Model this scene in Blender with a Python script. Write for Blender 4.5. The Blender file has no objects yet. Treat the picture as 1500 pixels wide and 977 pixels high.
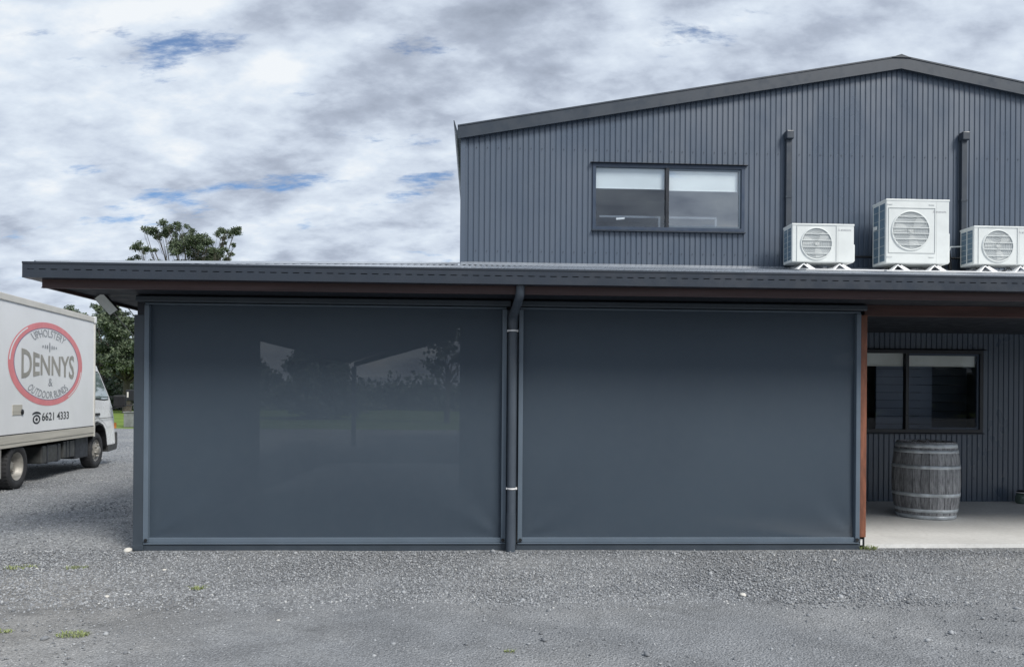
import bpy, bmesh, math, random
import numpy as np
from mathutils import Vector, Matrix, noise as mnoise

scene = bpy.context.scene
C = scene.collection
R = math.radians
random.seed(7)
rng = np.random.default_rng(7)

# ------------------------------------------------------------------ camera
cam = bpy.data.cameras.new("camera")
cam_o = bpy.data.objects.new("camera", cam)
C.objects.link(cam_o)
scene.camera = cam_o
cam.sensor_fit = 'HORIZONTAL'
cam.sensor_width = 36.0
cam.lens = 36.0 * 1127.0 / 1500.0
cam.shift_x = 0.0
cam.shift_y = (579.0 - 488.5) / 1500.0
cam.clip_start = 0.05
cam.clip_end = 5000
cam_o.matrix_world = (Matrix.Translation((0, -7.5, 1.5)) @ Matrix.Rotation(R(-2.6), 4, 'Z')
                      @ Matrix.Rotation(R(90), 4, 'X') @ Matrix.Rotation(0.0076, 4, 'Z'))

# ------------------------------------------------------------------ render look
scene.view_settings.view_transform = 'Standard'
scene.view_settings.look = 'None'
scene.view_settings.exposure = 0.5
scene.view_settings.gamma = 1.0

# ------------------------------------------------------------------ sky
SUN_EL, SUN_AZ = R(43), R(140)          # azimuth clockwise from +Y: behind the camera, to the right
world = bpy.data.worlds.new("World")
scene.world = world
world.use_nodes = True
nt = world.node_tree
nt.nodes.clear()


def N(tree, t, **kw):
    n = tree.nodes.new(t)
    for k, v in kw.items():
        setattr(n, k, v)
    return n


def L(tree, a, b):
    tree.links.new(a, b)


def math_n(tree, op, a, b=None, c=None, clamp=False):
    n = N(tree, 'ShaderNodeMath', operation=op)
    n.use_clamp = clamp
    for i, v in enumerate((a, b, c)):
        if v is None:
            continue
        if isinstance(v, (int, float)):
            n.inputs[i].default_value = v
        else:
            L(tree, v, n.inputs[i])
    return n.outputs[0]


def maprange(tree, v, a, b, c=0.0, d=1.0, smooth=True):
    n = N(tree, 'ShaderNodeMapRange')
    n.interpolation_type = 'SMOOTHSTEP' if smooth else 'LINEAR'
    n.clamp = True
    L(tree, v, n.inputs[0])
    for i, x in enumerate((a, b, c, d)):
        n.inputs[i + 1].default_value = x
    return n.outputs[0]


def mixc(tree, fac, a, b, blend='MIX'):
    n = N(tree, 'ShaderNodeMix', data_type='RGBA', blend_type=blend)
    if isinstance(fac, (int, float)):
        n.inputs[0].default_value = fac
    else:
        L(tree, fac, n.inputs[0])
    for i, v in ((6, a), (7, b)):
        if isinstance(v, tuple):
            n.inputs[i].default_value = (*v[:3], 1)
        else:
            L(tree, v, n.inputs[i])
    return n.outputs[2]


def noise_n(tree, vec, scale, detail=4, rough=0.5, dist=0.0, lac=2.0):
    n = N(tree, 'ShaderNodeTexNoise')
    n.inputs['Scale'].default_value = scale
    n.inputs['Detail'].default_value = detail
    n.inputs['Roughness'].default_value = rough
    n.inputs['Distortion'].default_value = dist
    n.inputs['Lacunarity'].default_value = lac
    if vec is not None:
        L(tree, vec, n.inputs['Vector'])
    return n.outputs[0]


def build_sky():
    tc = N(nt, 'ShaderNodeTexCoord')
    sky = N(nt, 'ShaderNodeTexSky')
    sky.sky_type = 'NISHITA'
    sky.sun_disc = False
    sky.sun_elevation = SUN_EL
    sky.sun_rotation = SUN_AZ
    sky.air_density = 1.0
    sky.dust_density = 0.6
    sep = N(nt, 'ShaderNodeSeparateXYZ')
    L(nt, tc.outputs['Generated'], sep.inputs[0])
    x, y, z = sep.outputs
    zc = math_n(nt, 'ADD', math_n(nt, 'MAXIMUM', z, 0.0), 0.34)
    u = math_n(nt, 'DIVIDE', x, zc)
    v = math_n(nt, 'DIVIDE', y, zc)
    comb = N(nt, 'ShaderNodeCombineXYZ')
    L(nt, u, comb.inputs[0])
    L(nt, v, comb.inputs[1])

    def mp(rot, sc, loc):
        m = N(nt, 'ShaderNodeMapping')
        m.inputs['Rotation'].default_value = (0, 0, rot)
        m.inputs['Scale'].default_value = (*sc, 1)
        m.inputs['Location'].default_value = (*loc, 0)
        L(nt, comb.outputs[0], m.inputs[0])
        return m.outputs[0]

    def blob(px, py, wu, wv, rot=0.0):
        """soft 0..1 region of the cloud deck round one direction"""
        ax = math.atan((px - 750) / 1127.0) + R(2.6)
        el = math.atan((579 - py) / 1127.0 * math.cos(ax - R(2.6)))
        d = (math.sin(ax) * math.cos(el), math.cos(ax) * math.cos(el), math.sin(el))
        u0, v0 = d[0] / (d[2] + .34), d[1] / (d[2] + .34)
        du = math_n(nt, 'SUBTRACT', u, u0)
        dv = math_n(nt, 'SUBTRACT', v, v0)
        c, s = math.cos(rot), math.sin(rot)
        a = math_n(nt, 'DIVIDE', math_n(nt, 'ADD', math_n(nt, 'MULTIPLY', du, c), math_n(nt, 'MULTIPLY', dv, s)), wu)
        b = math_n(nt, 'DIVIDE', math_n(nt, 'SUBTRACT', math_n(nt, 'MULTIPLY', dv, c), math_n(nt, 'MULTIPLY', du, s)), wv)
        q = math_n(nt, 'ADD', math_n(nt, 'MULTIPLY', a, a), math_n(nt, 'MULTIPLY', b, b))
        return math_n(nt, 'POWER', 2.718, math_n(nt, 'MULTIPLY', q, -1.0))

    rot, sc = R(32), (0.78, 1.12)
    big = noise_n(nt, mp(R(30), (0.7, 1.1), (4.1, 2.9)), 1.5, 3, 0.5, 0.3)
    def deck(dx, dy):
        vec = mp(rot, sc, (9.3 + dx, 4.2 + dy))
        w = N(nt, 'ShaderNodeTexNoise')
        w.inputs['Scale'].default_value = 3.0
        w.inputs['Detail'].default_value = 4
        w.inputs['Roughness'].default_value = 0.6
        L(nt, vec, w.inputs['Vector'])
        wv = N(nt, 'ShaderNodeVectorMath', operation='MULTIPLY_ADD')
        L(nt, w.outputs['Color'], wv.inputs[0])
        wv.inputs[1].default_value = (0.42, 0.42, 0)
        L(nt, vec, wv.inputs[2])
        vo = N(nt, 'ShaderNodeTexVoronoi', feature='F1')
        vo.inputs['Scale'].default_value = 4.2
        vo.inputs['Detail'].default_value = 1.0
        vo.inputs['Roughness'].default_value = 0.5
        L(nt, wv.outputs[0], vo.inputs['Vector'])
        f = noise_n(nt, vec, 5.2, 8, 0.60, 0.0)
        return math_n(nt, 'MULTIPLY_ADD', math_n(nt, 'SUBTRACT', 0.45, vo.outputs['Distance']), 0.34, f)
    a1 = deck(0, 0)
    a2 = deck(.022, .05)
    fine = noise_n(nt, mp(rot, (0.7, 1.2), (2.3, 8.8)), 17.0, 5, 0.6, 0.0)
    relief = math_n(nt, 'SUBTRACT', a1, a2)
    s = math_n(nt, 'MULTIPLY_ADD', math_n(nt, "SUBTRACT", big, 0.5), 0.75, 0.605)
    s = math_n(nt, 'MULTIPLY_ADD', relief, 1.0, s)
    s = math_n(nt, 'MULTIPLY_ADD', math_n(nt, 'SUBTRACT', a1, 0.5), 0.55, s)
    s = math_n(nt, 'MULTIPLY_ADD', math_n(nt, 'SUBTRACT', fine, 0.5), 0.28, s)
    s = math_n(nt, 'ADD', s, maprange(nt, z, 0.0, 0.45, 0.06, -0.02))
    for (px, py, wu, wv, r_, amt) in ((720, 40, .38, .20, 0, -.13), (480, 225, .34, .10, R(-40), -.12), (1180, 60, .4, .2, 0, -.05),
                                      (250, 130, .35, .25, 0, .10), (520, 310, .30, .22, 0, .12), (1020, 60, .12, .10, 0, .16), (840, 150, .25, .09, 0, .12)):
        s = math_n(nt, 'MULTIPLY_ADD', blob(px, py, wu, wv, r_), amt, s)
    s = math_n(nt, 'MULTIPLY_ADD', math_n(nt, 'SUBTRACT', s, 0.62), 0.80, 0.625)
    ramp = N(nt, 'ShaderNodeValToRGB')
    L(nt, s, ramp.inputs[0])
    el = ramp.color_ramp.elements
    el[0].position, el[0].color = 0.10, (0.29, 0.335, 0.42, 1)
    el[1].position, el[1].color = 0.86, (0.88, 0.92, 0.96, 1)
    e = el.new(0.38); e.color = (0.44, 0.50, 0.61, 1)
    e = el.new(0.55); e.color = (0.61, 0.685, 0.80, 1)
    e = el.new(0.70); e.color = (0.73, 0.81, 0.91, 1)
    clouds = mixc(nt, 1.0, ramp.outputs[0], (7.1, 7.1, 7.1), 'MULTIPLY')
    gapn = noise_n(nt, mp(rot, (0.55, 1.35), (5.6, 0.4)), 7.0, 8, 0.64, 0.0)
    gg = gapn
    for (px, py, wu, wv, r_, amt) in ((212, 72, .13, .09, 0, .13), (300, 300, .30, .07, R(-8), .12), (600, 272, .12, .04, R(-25), .12), (90, 345, .2, .06, 0, .05), (390, 345, .12, .05, 0, .08)):
        gg = math_n(nt, 'MULTIPLY_ADD', blob(px, py, wu, wv, r_), amt, gg)
    gap = maprange(nt, gg, 0.60, 0.74)
    blue = mixc(nt, 1.0, sky.outputs[0], (0.42, 0.60, 0.80), 'MULTIPLY')
    col = mixc(nt, math_n(nt, 'MULTIPLY', gap, 0.88), clouds, blue)
    bg = N(nt, 'ShaderNodeBackground')
    bg.inputs['Strength'].default_value = 0.1
    L(nt, col, bg.inputs['Color'])
    out = N(nt, 'ShaderNodeOutputWorld')
    L(nt, bg.outputs[0], out.inputs[0])


build_sky()

sun = bpy.data.lights.new("sun", 'SUN')
sun.energy = 2.5
sun.angle = R(20)
sun.color = (1.0, 0.96, 0.9)
sun_o = bpy.data.objects.new("sun", sun)
C.objects.link(sun_o)
sd = Vector((math.sin(SUN_AZ) * math.cos(SUN_EL), math.cos(SUN_AZ) * math.cos(SUN_EL), math.sin(SUN_EL)))
sun_o.rotation_euler = (-sd).to_track_quat('-Z', 'Y').to_euler()
sun_o.location = sd * 40


# ------------------------------------------------------------------ materials
def newmat(name):
    m = bpy.data.materials.new(name)
    m.use_nodes = True
    t = m.node_tree
    b = t.nodes['Principled BSDF']
    return m, t, b


def pm(name, col, rough=0.5, metal=0.0, var=0.15, vscale=3.0, bump=0.0, bscale=60.0, spec=0.5, col2=None,
       stretch=(1, 1, 1), obj_var=0.0):
    m, t, b = newmat(name)
    tc = N(t, 'ShaderNodeTexCoord')
    mpn = N(t, 'ShaderNodeMapping')
    mpn.inputs['Scale'].default_value = stretch
    L(t, tc.outputs['Object'], mpn.inputs[0])
    v = mpn.outputs[0]
    n1 = noise_n(t, v, vscale, 6, 0.62, 0.2)
    dark = tuple(c * (1 - var) for c in col)
    light = tuple(min(1, c * (1 + var)) for c in (col2 or col))
    c = mixc(t, maprange(t, n1, 0.3, 0.7), dark, light)
    if obj_var:
        oi = N(t, 'ShaderNodeObjectInfo')
        k = maprange(t, oi.outputs['Random'], 0, 1, 1 - obj_var, 1 + obj_var, False)
        cc = N(t, 'ShaderNodeCombineColor')
        for i in range(3):
            L(t, k, cc.inputs[i])
        c = mixc(t, 1.0, c, cc.outputs[0], 'MULTIPLY')
    L(t, c, b.inputs['Base Color'])
    r = maprange(t, noise_n(t, v, vscale * 3.1, 4, 0.6), 0.3, 0.7, max(0.02, rough - 0.08), min(1, rough + 0.1))
    L(t, r, b.inputs['Roughness'])
    b.inputs['Metallic'].default_value = metal
    b.inputs['Specular IOR Level'].default_value = spec
    if bump:
        bn = N(t, 'ShaderNodeBump')
        bn.inputs['Strength'].default_value = bump
        bn.inputs['Distance'].default_value = 0.01
        L(t, noise_n(t, v, bscale, 5, 0.6), bn.inputs['Height'])
        L(t, bn.outputs[0], b.inputs['Normal'])
    return m


M = {}
M['clad'] = pm('clad_steel', (0.064, 0.088, 0.126), 0.34, 0, 0.035, 0.45, 0, stretch=(1, 1, 0.5), spec=0.8)
M['flash'] = pm('flashing_steel', (0.029, 0.040, 0.056), 0.42, 0, 0.06, 2.0)
M['gutter'] = pm('gutter_steel', (0.026, 0.034, 0.048), 0.36, 0, 0.08, 2.2)
M['roof'] = pm('roof_steel', (0.32, 0.35, 0.39), 0.28, 0.25, 0.10, 2.0, spec=0.6)
M['timber'] = pm('fascia_timber', (0.055, 0.028, 0.028), 0.5, 0, 0.3, 2.0, 0.2, 40, stretch=(0.3, 3, 8))
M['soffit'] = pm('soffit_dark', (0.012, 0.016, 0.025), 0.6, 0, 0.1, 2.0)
M['rust'] = pm('rust_timber', (0.20, 0.075, 0.042), 0.6, 0, 0.35, 5.0, 0.3, 60, stretch=(3, 3, 0.6))
M['beam'] = pm('dark_beam', (0.07, 0.032, 0.028), 0.6, 0, 0.3, 4.0, stretch=(0.4, 3, 3))
M['track'] = pm('track_steel', (0.115, 0.15, 0.19), 0.36, 0, 0.05, 2.0)
M['post'] = pm('post_paint', (0.046, 0.060, 0.077), 0.42, 0, 0.07, 2.0)
M['pipe'] = pm('pipe_paint', (0.064, 0.080, 0.102), 0.38, 0, 0.08, 4.0)
M['strap'] = pm('strap_white', (0.8, 0.8, 0.8), 0.4, 0, 0.05)
M['black'] = pm('black_plastic', (0.012, 0.013, 0.015), 0.45, 0, 0.1)
M['blackalu'] = pm('black_aluminium', (0.016, 0.019, 0.026), 0.35, 0, 0.1)
M['frame'] = pm('window_frame_grey', (0.034, 0.053, 0.088), 0.38, 0, 0.06)
M['acwhite'] = pm('ac_white', (0.66, 0.69, 0.68), 0.42, 0, 0.05, 3.5)
M['acgrey'] = pm('ac_grille', (0.40, 0.43, 0.44), 0.5, 0, 0.06, 6.0)
M['acline'] = pm('ac_line', (0.56, 0.585, 0.58), 0.5, 0, 0.03)
M['fin'] = pm('fin_blue', (0.16, 0.24, 0.31), 0.35, 0.4, 0.1, 10.0)
M['acprint'] = pm('ac_print', (0.42, 0.43, 0.45), 0.5, 0, 0.05)
M['foot'] = pm('foot_white', (0.76, 0.77, 0.78), 0.5, 0, 0.06)
M['blind'] = pm('blind_white', (0.82, 0.86, 0.86), 0.7, 0, 0.03)
M['blindcream'] = pm('blind_cream', (0.62, 0.64, 0.60), 0.7, 0, 0.05)
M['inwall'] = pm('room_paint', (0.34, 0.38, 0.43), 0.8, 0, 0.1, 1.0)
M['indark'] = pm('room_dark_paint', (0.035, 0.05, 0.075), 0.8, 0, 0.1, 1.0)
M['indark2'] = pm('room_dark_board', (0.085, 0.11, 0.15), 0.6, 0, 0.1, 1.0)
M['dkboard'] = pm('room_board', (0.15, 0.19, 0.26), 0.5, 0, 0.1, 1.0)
M['desk'] = pm('desk_paint', (0.17, 0.20, 0.24), 0.6, 0, 0.05)
M['whitemark'] = pm('mark_white', (0.85, 0.86, 0.86), 0.6, 0, 0.02)
M['galv'] = pm('galvanised_hoop', (0.50, 0.54, 0.57), 0.4, 0.2, 0.3, 7.0, 0.25, 50)
M['tyre'] = pm('tyre_rubber', (0.026, 0.027, 0.03), 0.75, 0, 0.25, 5.0, 0.3, 60)
M['rim'] = pm('rim_steel', (0.30, 0.29, 0.265), 0.45, 0.35, 0.25, 6.0)
M['truckwhite'] = pm('truck_panel', (0.80, 0.82, 0.84), 0.38, 0, 0.04, 0.9)
M['cabwhite'] = pm('cab_paint', (0.80, 0.82, 0.84), 0.25, 0, 0.04, 0.9, spec=0.6)
M['rail'] = pm('truck_rail', (0.52, 0.50, 0.44), 0.5, 0.1, 0.14, 2.0, stretch=(1, 0.3, 6))
M['chassis'] = pm('chassis_black', (0.022, 0.026, 0.034), 0.55, 0, 0.3, 3.0)
M['tank'] = pm('tank_grey', (0.052, 0.055, 0.055), 0.5, 0.1, 0.25, 4.0)
M['red'] = pm('logo_red', (0.74, 0.24, 0.26), 0.4, 0, 0.06)
M['logoin'] = pm('logo_purple', (0.22, 0.19, 0.30), 0.4, 0, 0.06)
M['tan'] = pm('logo_tan', (0.33, 0.32, 0.29), 0.45, 0, 0.10)
M['ink'] = pm('logo_grey', (0.30, 0.32, 0.35), 0.45, 0, 0.10)
M['inkblack'] = pm('logo_black', (0.02, 0.022, 0.03), 0.45, 0, 0.10)
M['flood'] = pm('flood_glass', (0.56, 0.60, 0.59), 0.3, 0, 0.05)
M['bark'] = pm('bark', (0.075, 0.065, 0.056), 0.85, 0, 0.35, 3.0, 0.4, 20)
M['stonewhite'] = pm('pale_stone', (0.62, 0.60, 0.55), 0.8, 0, 0.15, 30.0)
M['orange'] = pm('indicator_orange', (0.7, 0.25, 0.04), 0.3, 0, 0.1)
M['jar'] = pm('jar_green', (0.10, 0.14, 0.12), 0.15, 0, 0.2, 8.0)
M['trough'] = pm('trough_concrete', (0.20, 0.21, 0.21), 0.8, 0, 0.2, 4.0)


def leafmat(name, c1, c2):
    m, t, b = newmat(name)
    g = N(t, 'ShaderNodeNewGeometry')
    tc = N(t, 'ShaderNodeTexCoord')
    n = noise_n(t, tc.outputs['Object'], 0.9, 3, 0.5)
    f = math_n(t, 'MULTIPLY_ADD', g.outputs['Random Per Island'], 0.55, math_n(t, 'MULTIPLY', n, 0.5))
    L(t, mixc(t, maprange(t, f, 0.2, 0.85), c1, c2), b.inputs['Base Color'])
    b.inputs['Roughness'].default_value = 0.55
    b.inputs['Specular IOR Level'].default_value = 0.3
    return m


M['leaf'] = leafmat('eucalypt_leaf', (0.05, 0.074, 0.048), (0.15, 0.185, 0.115))
M['leafdark'] = leafmat('dark_leaf', (0.060, 0.084, 0.074), (0.14, 0.175, 0.142))
M['blade'] = leafmat('grass_blade', (0.17, 0.22, 0.07), (0.36, 0.40, 0.18))


def mat_fabric():
    m, t, b = newmat('mesh_fabric')
    tc = N(t, 'ShaderNodeTexCoord')
    o = tc.outputs['Object']
    n1 = noise_n(t, o, 0.7, 3, 0.5)
    n2 = noise_n(t, o, 9.0, 4, 0.6)
    c = mixc(t, maprange(t, n1, 0.3, 0.7), (0.045, 0.064, 0.088), (0.051, 0.072, 0.097))
    c = mixc(t, math_n(t, 'MULTIPLY', maprange(t, n2, 0.35, 0.75), 0.15), c, (0.07, 0.09, 0.11))
    L(t, c, b.inputs['Base Color'])
    b.inputs['Roughness'].default_value = 0.55
    b.inputs['Specular IOR Level'].default_value = 0.35
    wv = noise_n(t, o, 420.0, 2, 0.5)
    bn = N(t, 'ShaderNodeBump')
    bn.inputs['Strength'].default_value = 0.12
    bn.inputs['Distance'].default_value = 0.002
    L(t, wv, bn.inputs['Height'])
    L(t, bn.outputs[0], b.inputs['Normal'])
    tr = N(t, 'ShaderNodeBsdfTransparent')
    mx = N(t, 'ShaderNodeMixShader')
    mx.inputs[0].default_value = 0.052        # openness of the woven mesh
    L(t, b.outputs[0], mx.inputs[1])
    L(t, tr.outputs[0], mx.inputs[2])
    L(t, mx.outputs[0], t.nodes['Material Output'].inputs[0])
    return m


M['fabric'] = mat_fabric()


def mat_glass(name, refl, tint):
    m, t, b = newmat(name)
    t.nodes.remove(b)
    lw = N(t, 'ShaderNodeFresnel')
    lw.inputs[0].default_value = 1.5
    ge = N(t, 'ShaderNodeNewGeometry')
    f = math_n(t, 'ADD', math_n(t, 'MULTIPLY', lw.outputs[0], 0.9), refl, clamp=True)
    f = math_n(t, 'MULTIPLY', f, math_n(t, 'SUBTRACT', 1.0, ge.outputs['Backfacing']))   # a thin pane reflects once
    gl = N(t, 'ShaderNodeBsdfGlossy')
    gl.inputs['Roughness'].default_value = 0.015
    gl.inputs['Color'].default_value = (0.92, 0.96, 1, 1)
    tr = N(t, 'ShaderNodeBsdfTransparent')
    L(t, mixc(t, ge.outputs['Backfacing'], tint, (1.0, 1.0, 1.0)), tr.inputs[0])
    mx = N(t, 'ShaderNodeMixShader')
    L(t, f, mx.inputs[0])
    L(t, tr.outputs[0], mx.inputs[1])
    L(t, gl.outputs[0], mx.inputs[2])
    L(t, mx.outputs[0], t.nodes['Material Output'].inputs[0])
    return m


M['glass'] = mat_glass('window_glass', 0.27, (0.93, 0.96, 0.97))
M['glassdim'] = mat_glass('window_glass_screened', 0.10, (0.80, 0.84, 0.87))
M['glassdark'] = mat_glass('porch_glass', -0.015, (0.93, 0.95, 0.97))


def mat_ground():
    m, t, b = newmat('gravel_ground')
    g = N(t, 'ShaderNodeNewGeometry')
    P = g.outputs['Position']
    sep = N(t, 'ShaderNodeSeparateXYZ')
    L(t, P, sep.inputs[0])
    X, Y, _ = sep.outputs
    v1 = N(t, 'ShaderNodeTexVoronoi'); v1.inputs['Scale'].default_value = 75
    L(t, P, v1.inputs['Vector'])
    v2 = N(t, 'ShaderNodeTexVoronoi'); v2.inputs['Scale'].default_value = 38
    L(t, P, v2.inputs['Vector'])
    sc = N(t, 'ShaderNodeSeparateColor'); L(t, v1.outputs['Color'], sc.inputs[0])
    sc2 = N(t, 'ShaderNodeSeparateColor'); L(t, v2.outputs['Color'], sc2.inputs[0])
    k = maprange(t, sc.outputs[0], 0, 1, 0.55, 1.45, False)
    k = math_n(t, 'MULTIPLY', k, maprange(t, sc2.outputs[1], 0.0, 1.0, 0.8, 1.25, False))
    # pale chips
    k = math_n(t, 'ADD', k, maprange(t, sc.outputs[1], 0.95, 0.99, 0, 1.6))
    patch = noise_n(t, P, 0.55, 5, 0.6, 0.4)
    base = mixc(t, maprange(t, patch, 0.35, 0.68), (0.228, 0.238, 0.25), (0.30, 0.307, 0.312))
    # worn, earthy ground towards the left foreground
    nn = noise_n(t, P, 1.6, 5, 0.6)
    dirtm = math_n(t, 'MULTIPLY', maprange(t, math_n(t, 'MULTIPLY_ADD', nn, 2.6, X), -3.2, 0.6, 1, 0),
                   maprange(t, Y, 0.6, -2.2, 0, 1))
    base = mixc(t, math_n(t, 'MULTIPLY', dirtm, 0.75), base, (0.30, 0.285, 0.26))
    # compacted, finer driveway in front (Y < -1.95)
    edge = math_n(t, 'MULTIPLY_ADD', noise_n(t, P, 2.2, 6, 0.7), 0.42, Y)
    comp = maprange(t, edge, -1.82, -1.66, 1, 0)
    kk = N(t, 'ShaderNodeMix', data_type='FLOAT')
    L(t, comp, kk.inputs[0]); L(t, k, kk.inputs[2])
    fine = noise_n(t, P, 60, 6, 0.7)
    blot = noise_n(t, P, 2.2, 5, 0.62, 0.6)
    kf = math_n(t, 'MULTIPLY', maprange(t, fine, 0.25, 0.75, 0.72, 1.25, False), maprange(t, blot, 0.3, 0.72, 0.84, 1.12))
    v3 = N(t, 'ShaderNodeTexVoronoi'); v3.inputs['Scale'].default_value = 150
    L(t, P, v3.inputs['Vector'])
    sc3 = N(t, 'ShaderNodeSeparateColor'); L(t, v3.outputs['Color'], sc3.inputs[0])
    kf = math_n(t, 'MULTIPLY', kf, maprange(t, sc3.outputs[0], 0, 1, 0.72, 1.28, False))
    kf = math_n(t, 'ADD', kf, maprange(t, sc3.outputs[1], 0.972, 0.99, 0, 0.8))
    kf = math_n(t, 'SUBTRACT', kf, maprange(t, noise_n(t, P, 14, 4, 0.7), 0.60, 0.72, 0, 0.22))
    L(t, kf, kk.inputs[3])
    stain = noise_n(t, P, 1.15, 6, 0.68, 0.9)
    kq = math_n(t, 'MULTIPLY', kk.outputs[0], maprange(t, stain, 0.60, 0.70, 1.0, 0.74))
    kq = math_n(t, 'MULTIPLY', kq, maprange(t, stain, 0.36, 0.28, 1.0, 1.16))
    cc = N(t, 'ShaderNodeCombineColor')
    for i in range(3):
        L(t, kq, cc.inputs[i])
    L(t, mixc(t, 1.0, base, cc.outputs[0], 'MULTIPLY'), b.inputs['Base Color'])
    b.inputs['Roughness'].default_value = 0.85
    b.inputs['Specular IOR Level'].default_value = 0.3
    bn = N(t, 'ShaderNodeBump')
    L(t, maprange(t, comp, 0, 1, 0.9, 0.7, False), bn.inputs['Strength'])
    bn.inputs['Distance'].default_value = 0.02
    h = math_n(t, 'SUBTRACT', math_n(t, 'MULTIPLY', noise_n(t, P, 45, 4, 0.6), 0.8), math_n(t, 'MULTIPLY', v1.outputs['Distance'], 0.8))
    L(t, h, bn.inputs['Height'])
    L(t, bn.outputs[0], b.inputs['Normal'])
    return m


def mat_stone():
    m, t, b = newmat('gravel_stone')
    g = N(t, 'ShaderNodeNewGeometry')
    r = N(t, 'ShaderNodeValToRGB')
    L(t, g.outputs['Random Per Island'], r.inputs[0])
    el = r.color_ramp.elements
    el[0].position, el[0].color = 0.0, (0.135, 0.143, 0.155, 1)
    el[1].position, el[1].color = 1.0, (0.58, 0.58, 0.56, 1)
    e = el.new(0.5); e.color = (0.26, 0.272, 0.287, 1)
    e = el.new(0.85); e.color = (0.35, 0.365, 0.38, 1)
    e = el.new(0.975); e.color = (0.40, 0.41, 0.42, 1)
    L(t, r.outputs[0], b.inputs['Base Color'])
    b.inputs['Roughness'].default_value = 0.8
    return m


def mat_grassfield():
    m, t, b = newmat('grass_field')
    g = N(t, 'ShaderNodeNewGeometry')
    n = noise_n(t, g.outputs['Position'], 0.35, 7, 0.65)
    n2 = noise_n(t, g.outputs['Position'], 9.0, 5, 0.7)
    c = mixc(t, maprange(t, n, 0.3, 0.7), (0.10, 0.17, 0.028), (0.20, 0.27, 0.06))
    c = mixc(t, maprange(t, n2, 0.3, 0.75, 0, 0.5), c, (0.13, 0.20, 0.04))
    L(t, c, b.inputs['Base Color'])
    b.inputs['Roughness'].default_value = 0.9
    b.inputs['Specular IOR Level'].default_value = 0.15
    return m


def mat_concrete():
    m, t, b = newmat('porch_concrete')
    g = N(t, 'ShaderNodeNewGeometry')
    P = g.outputs['Position']
    n = noise_n(t, P, 1.3, 6, 0.6, 0.3)
    n2 = noise_n(t, P, 22, 5, 0.65)
    n3 = noise_n(t, P, 4.5, 5, 0.7, 0.8)
    c = mixc(t, maprange(t, n, 0.3, 0.7), (0.66, 0.66, 0.64), (0.76, 0.76, 0.74))
    c = mixc(t, maprange(t, n2, 0.35, 0.8, 0, 0.35), c, (0.44, 0.43, 0.41))
    c = mixc(t, maprange(t, n3, 0.6, 0.75, 0, 0.35), c, (0.40, 0.39, 0.36))
    L(t, c, b.inputs['Base Color'])
    b.inputs['Roughness'].default_value = 0.75
    return m


def mat_wood():
    m, t, b = newmat('barrel_oak')
    tc = N(t, 'ShaderNodeTexCoord')
    mpn = N(t, 'ShaderNodeMapping')
    mpn.inputs['Scale'].default_value = (1, 1, 0.12)
    L(t, tc.outputs['Object'], mpn.inputs[0])
    oi = N(t, 'ShaderNodeObjectInfo')
    off = N(t, 'ShaderNodeVectorMath', operation='ADD')
    L(t, mpn.outputs[0], off.inputs[0])
    rr = N(t, 'ShaderNodeCombineXYZ')
    L(t, math_n(t, 'MULTIPLY', oi.outputs['Random'], 37.0), rr.inputs[2])
    L(t, rr.outputs[0], off.inputs[1])
    grain = noise_n(t, off.outputs[0], 55, 5, 0.65)
    blot = noise_n(t, tc.outputs['Object'], 7, 6, 0.7, 0.5)
    c = mixc(t, maprange(t, grain, 0.3, 0.72), (0.11, 0.113, 0.122), (0.33, 0.336, 0.35))
    c = mixc(t, maprange(t, blot, 0.45, 0.72, 0, 0.6), c, (0.36, 0.37, 0.38))
    c = mixc(t, maprange(t, noise_n(t, tc.outputs['Object'], 4, 5, 0.7), 0.55, 0.75, 0, 0.6), c, (0.09, 0.088, 0.09))
    k = maprange(t, oi.outputs['Random'], 0, 1, 0.72, 1.25, False)
    cc = N(t, 'ShaderNodeCombineColor')
    for i in range(3):
        L(t, k, cc.inputs[i])
    L(t, mixc(t, 1.0, c, cc.outputs[0], 'MULTIPLY'), b.inputs['Base Color'])
    b.inputs['Roughness'].default_value = 0.8
    bn = N(t, 'ShaderNodeBump')
    bn.inputs['Strength'].default_value = 0.35
    bn.inputs['Distance'].default_value = 0.004
    L(t, grain, bn.inputs['Height'])
    L(t, bn.outputs[0], b.inputs['Normal'])
    return m


M['ground'] = mat_ground()
M['stone'] = mat_stone()
M['field'] = mat_grassfield()
M['concrete'] = mat_concrete()
M['oak'] = mat_wood()


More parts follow.
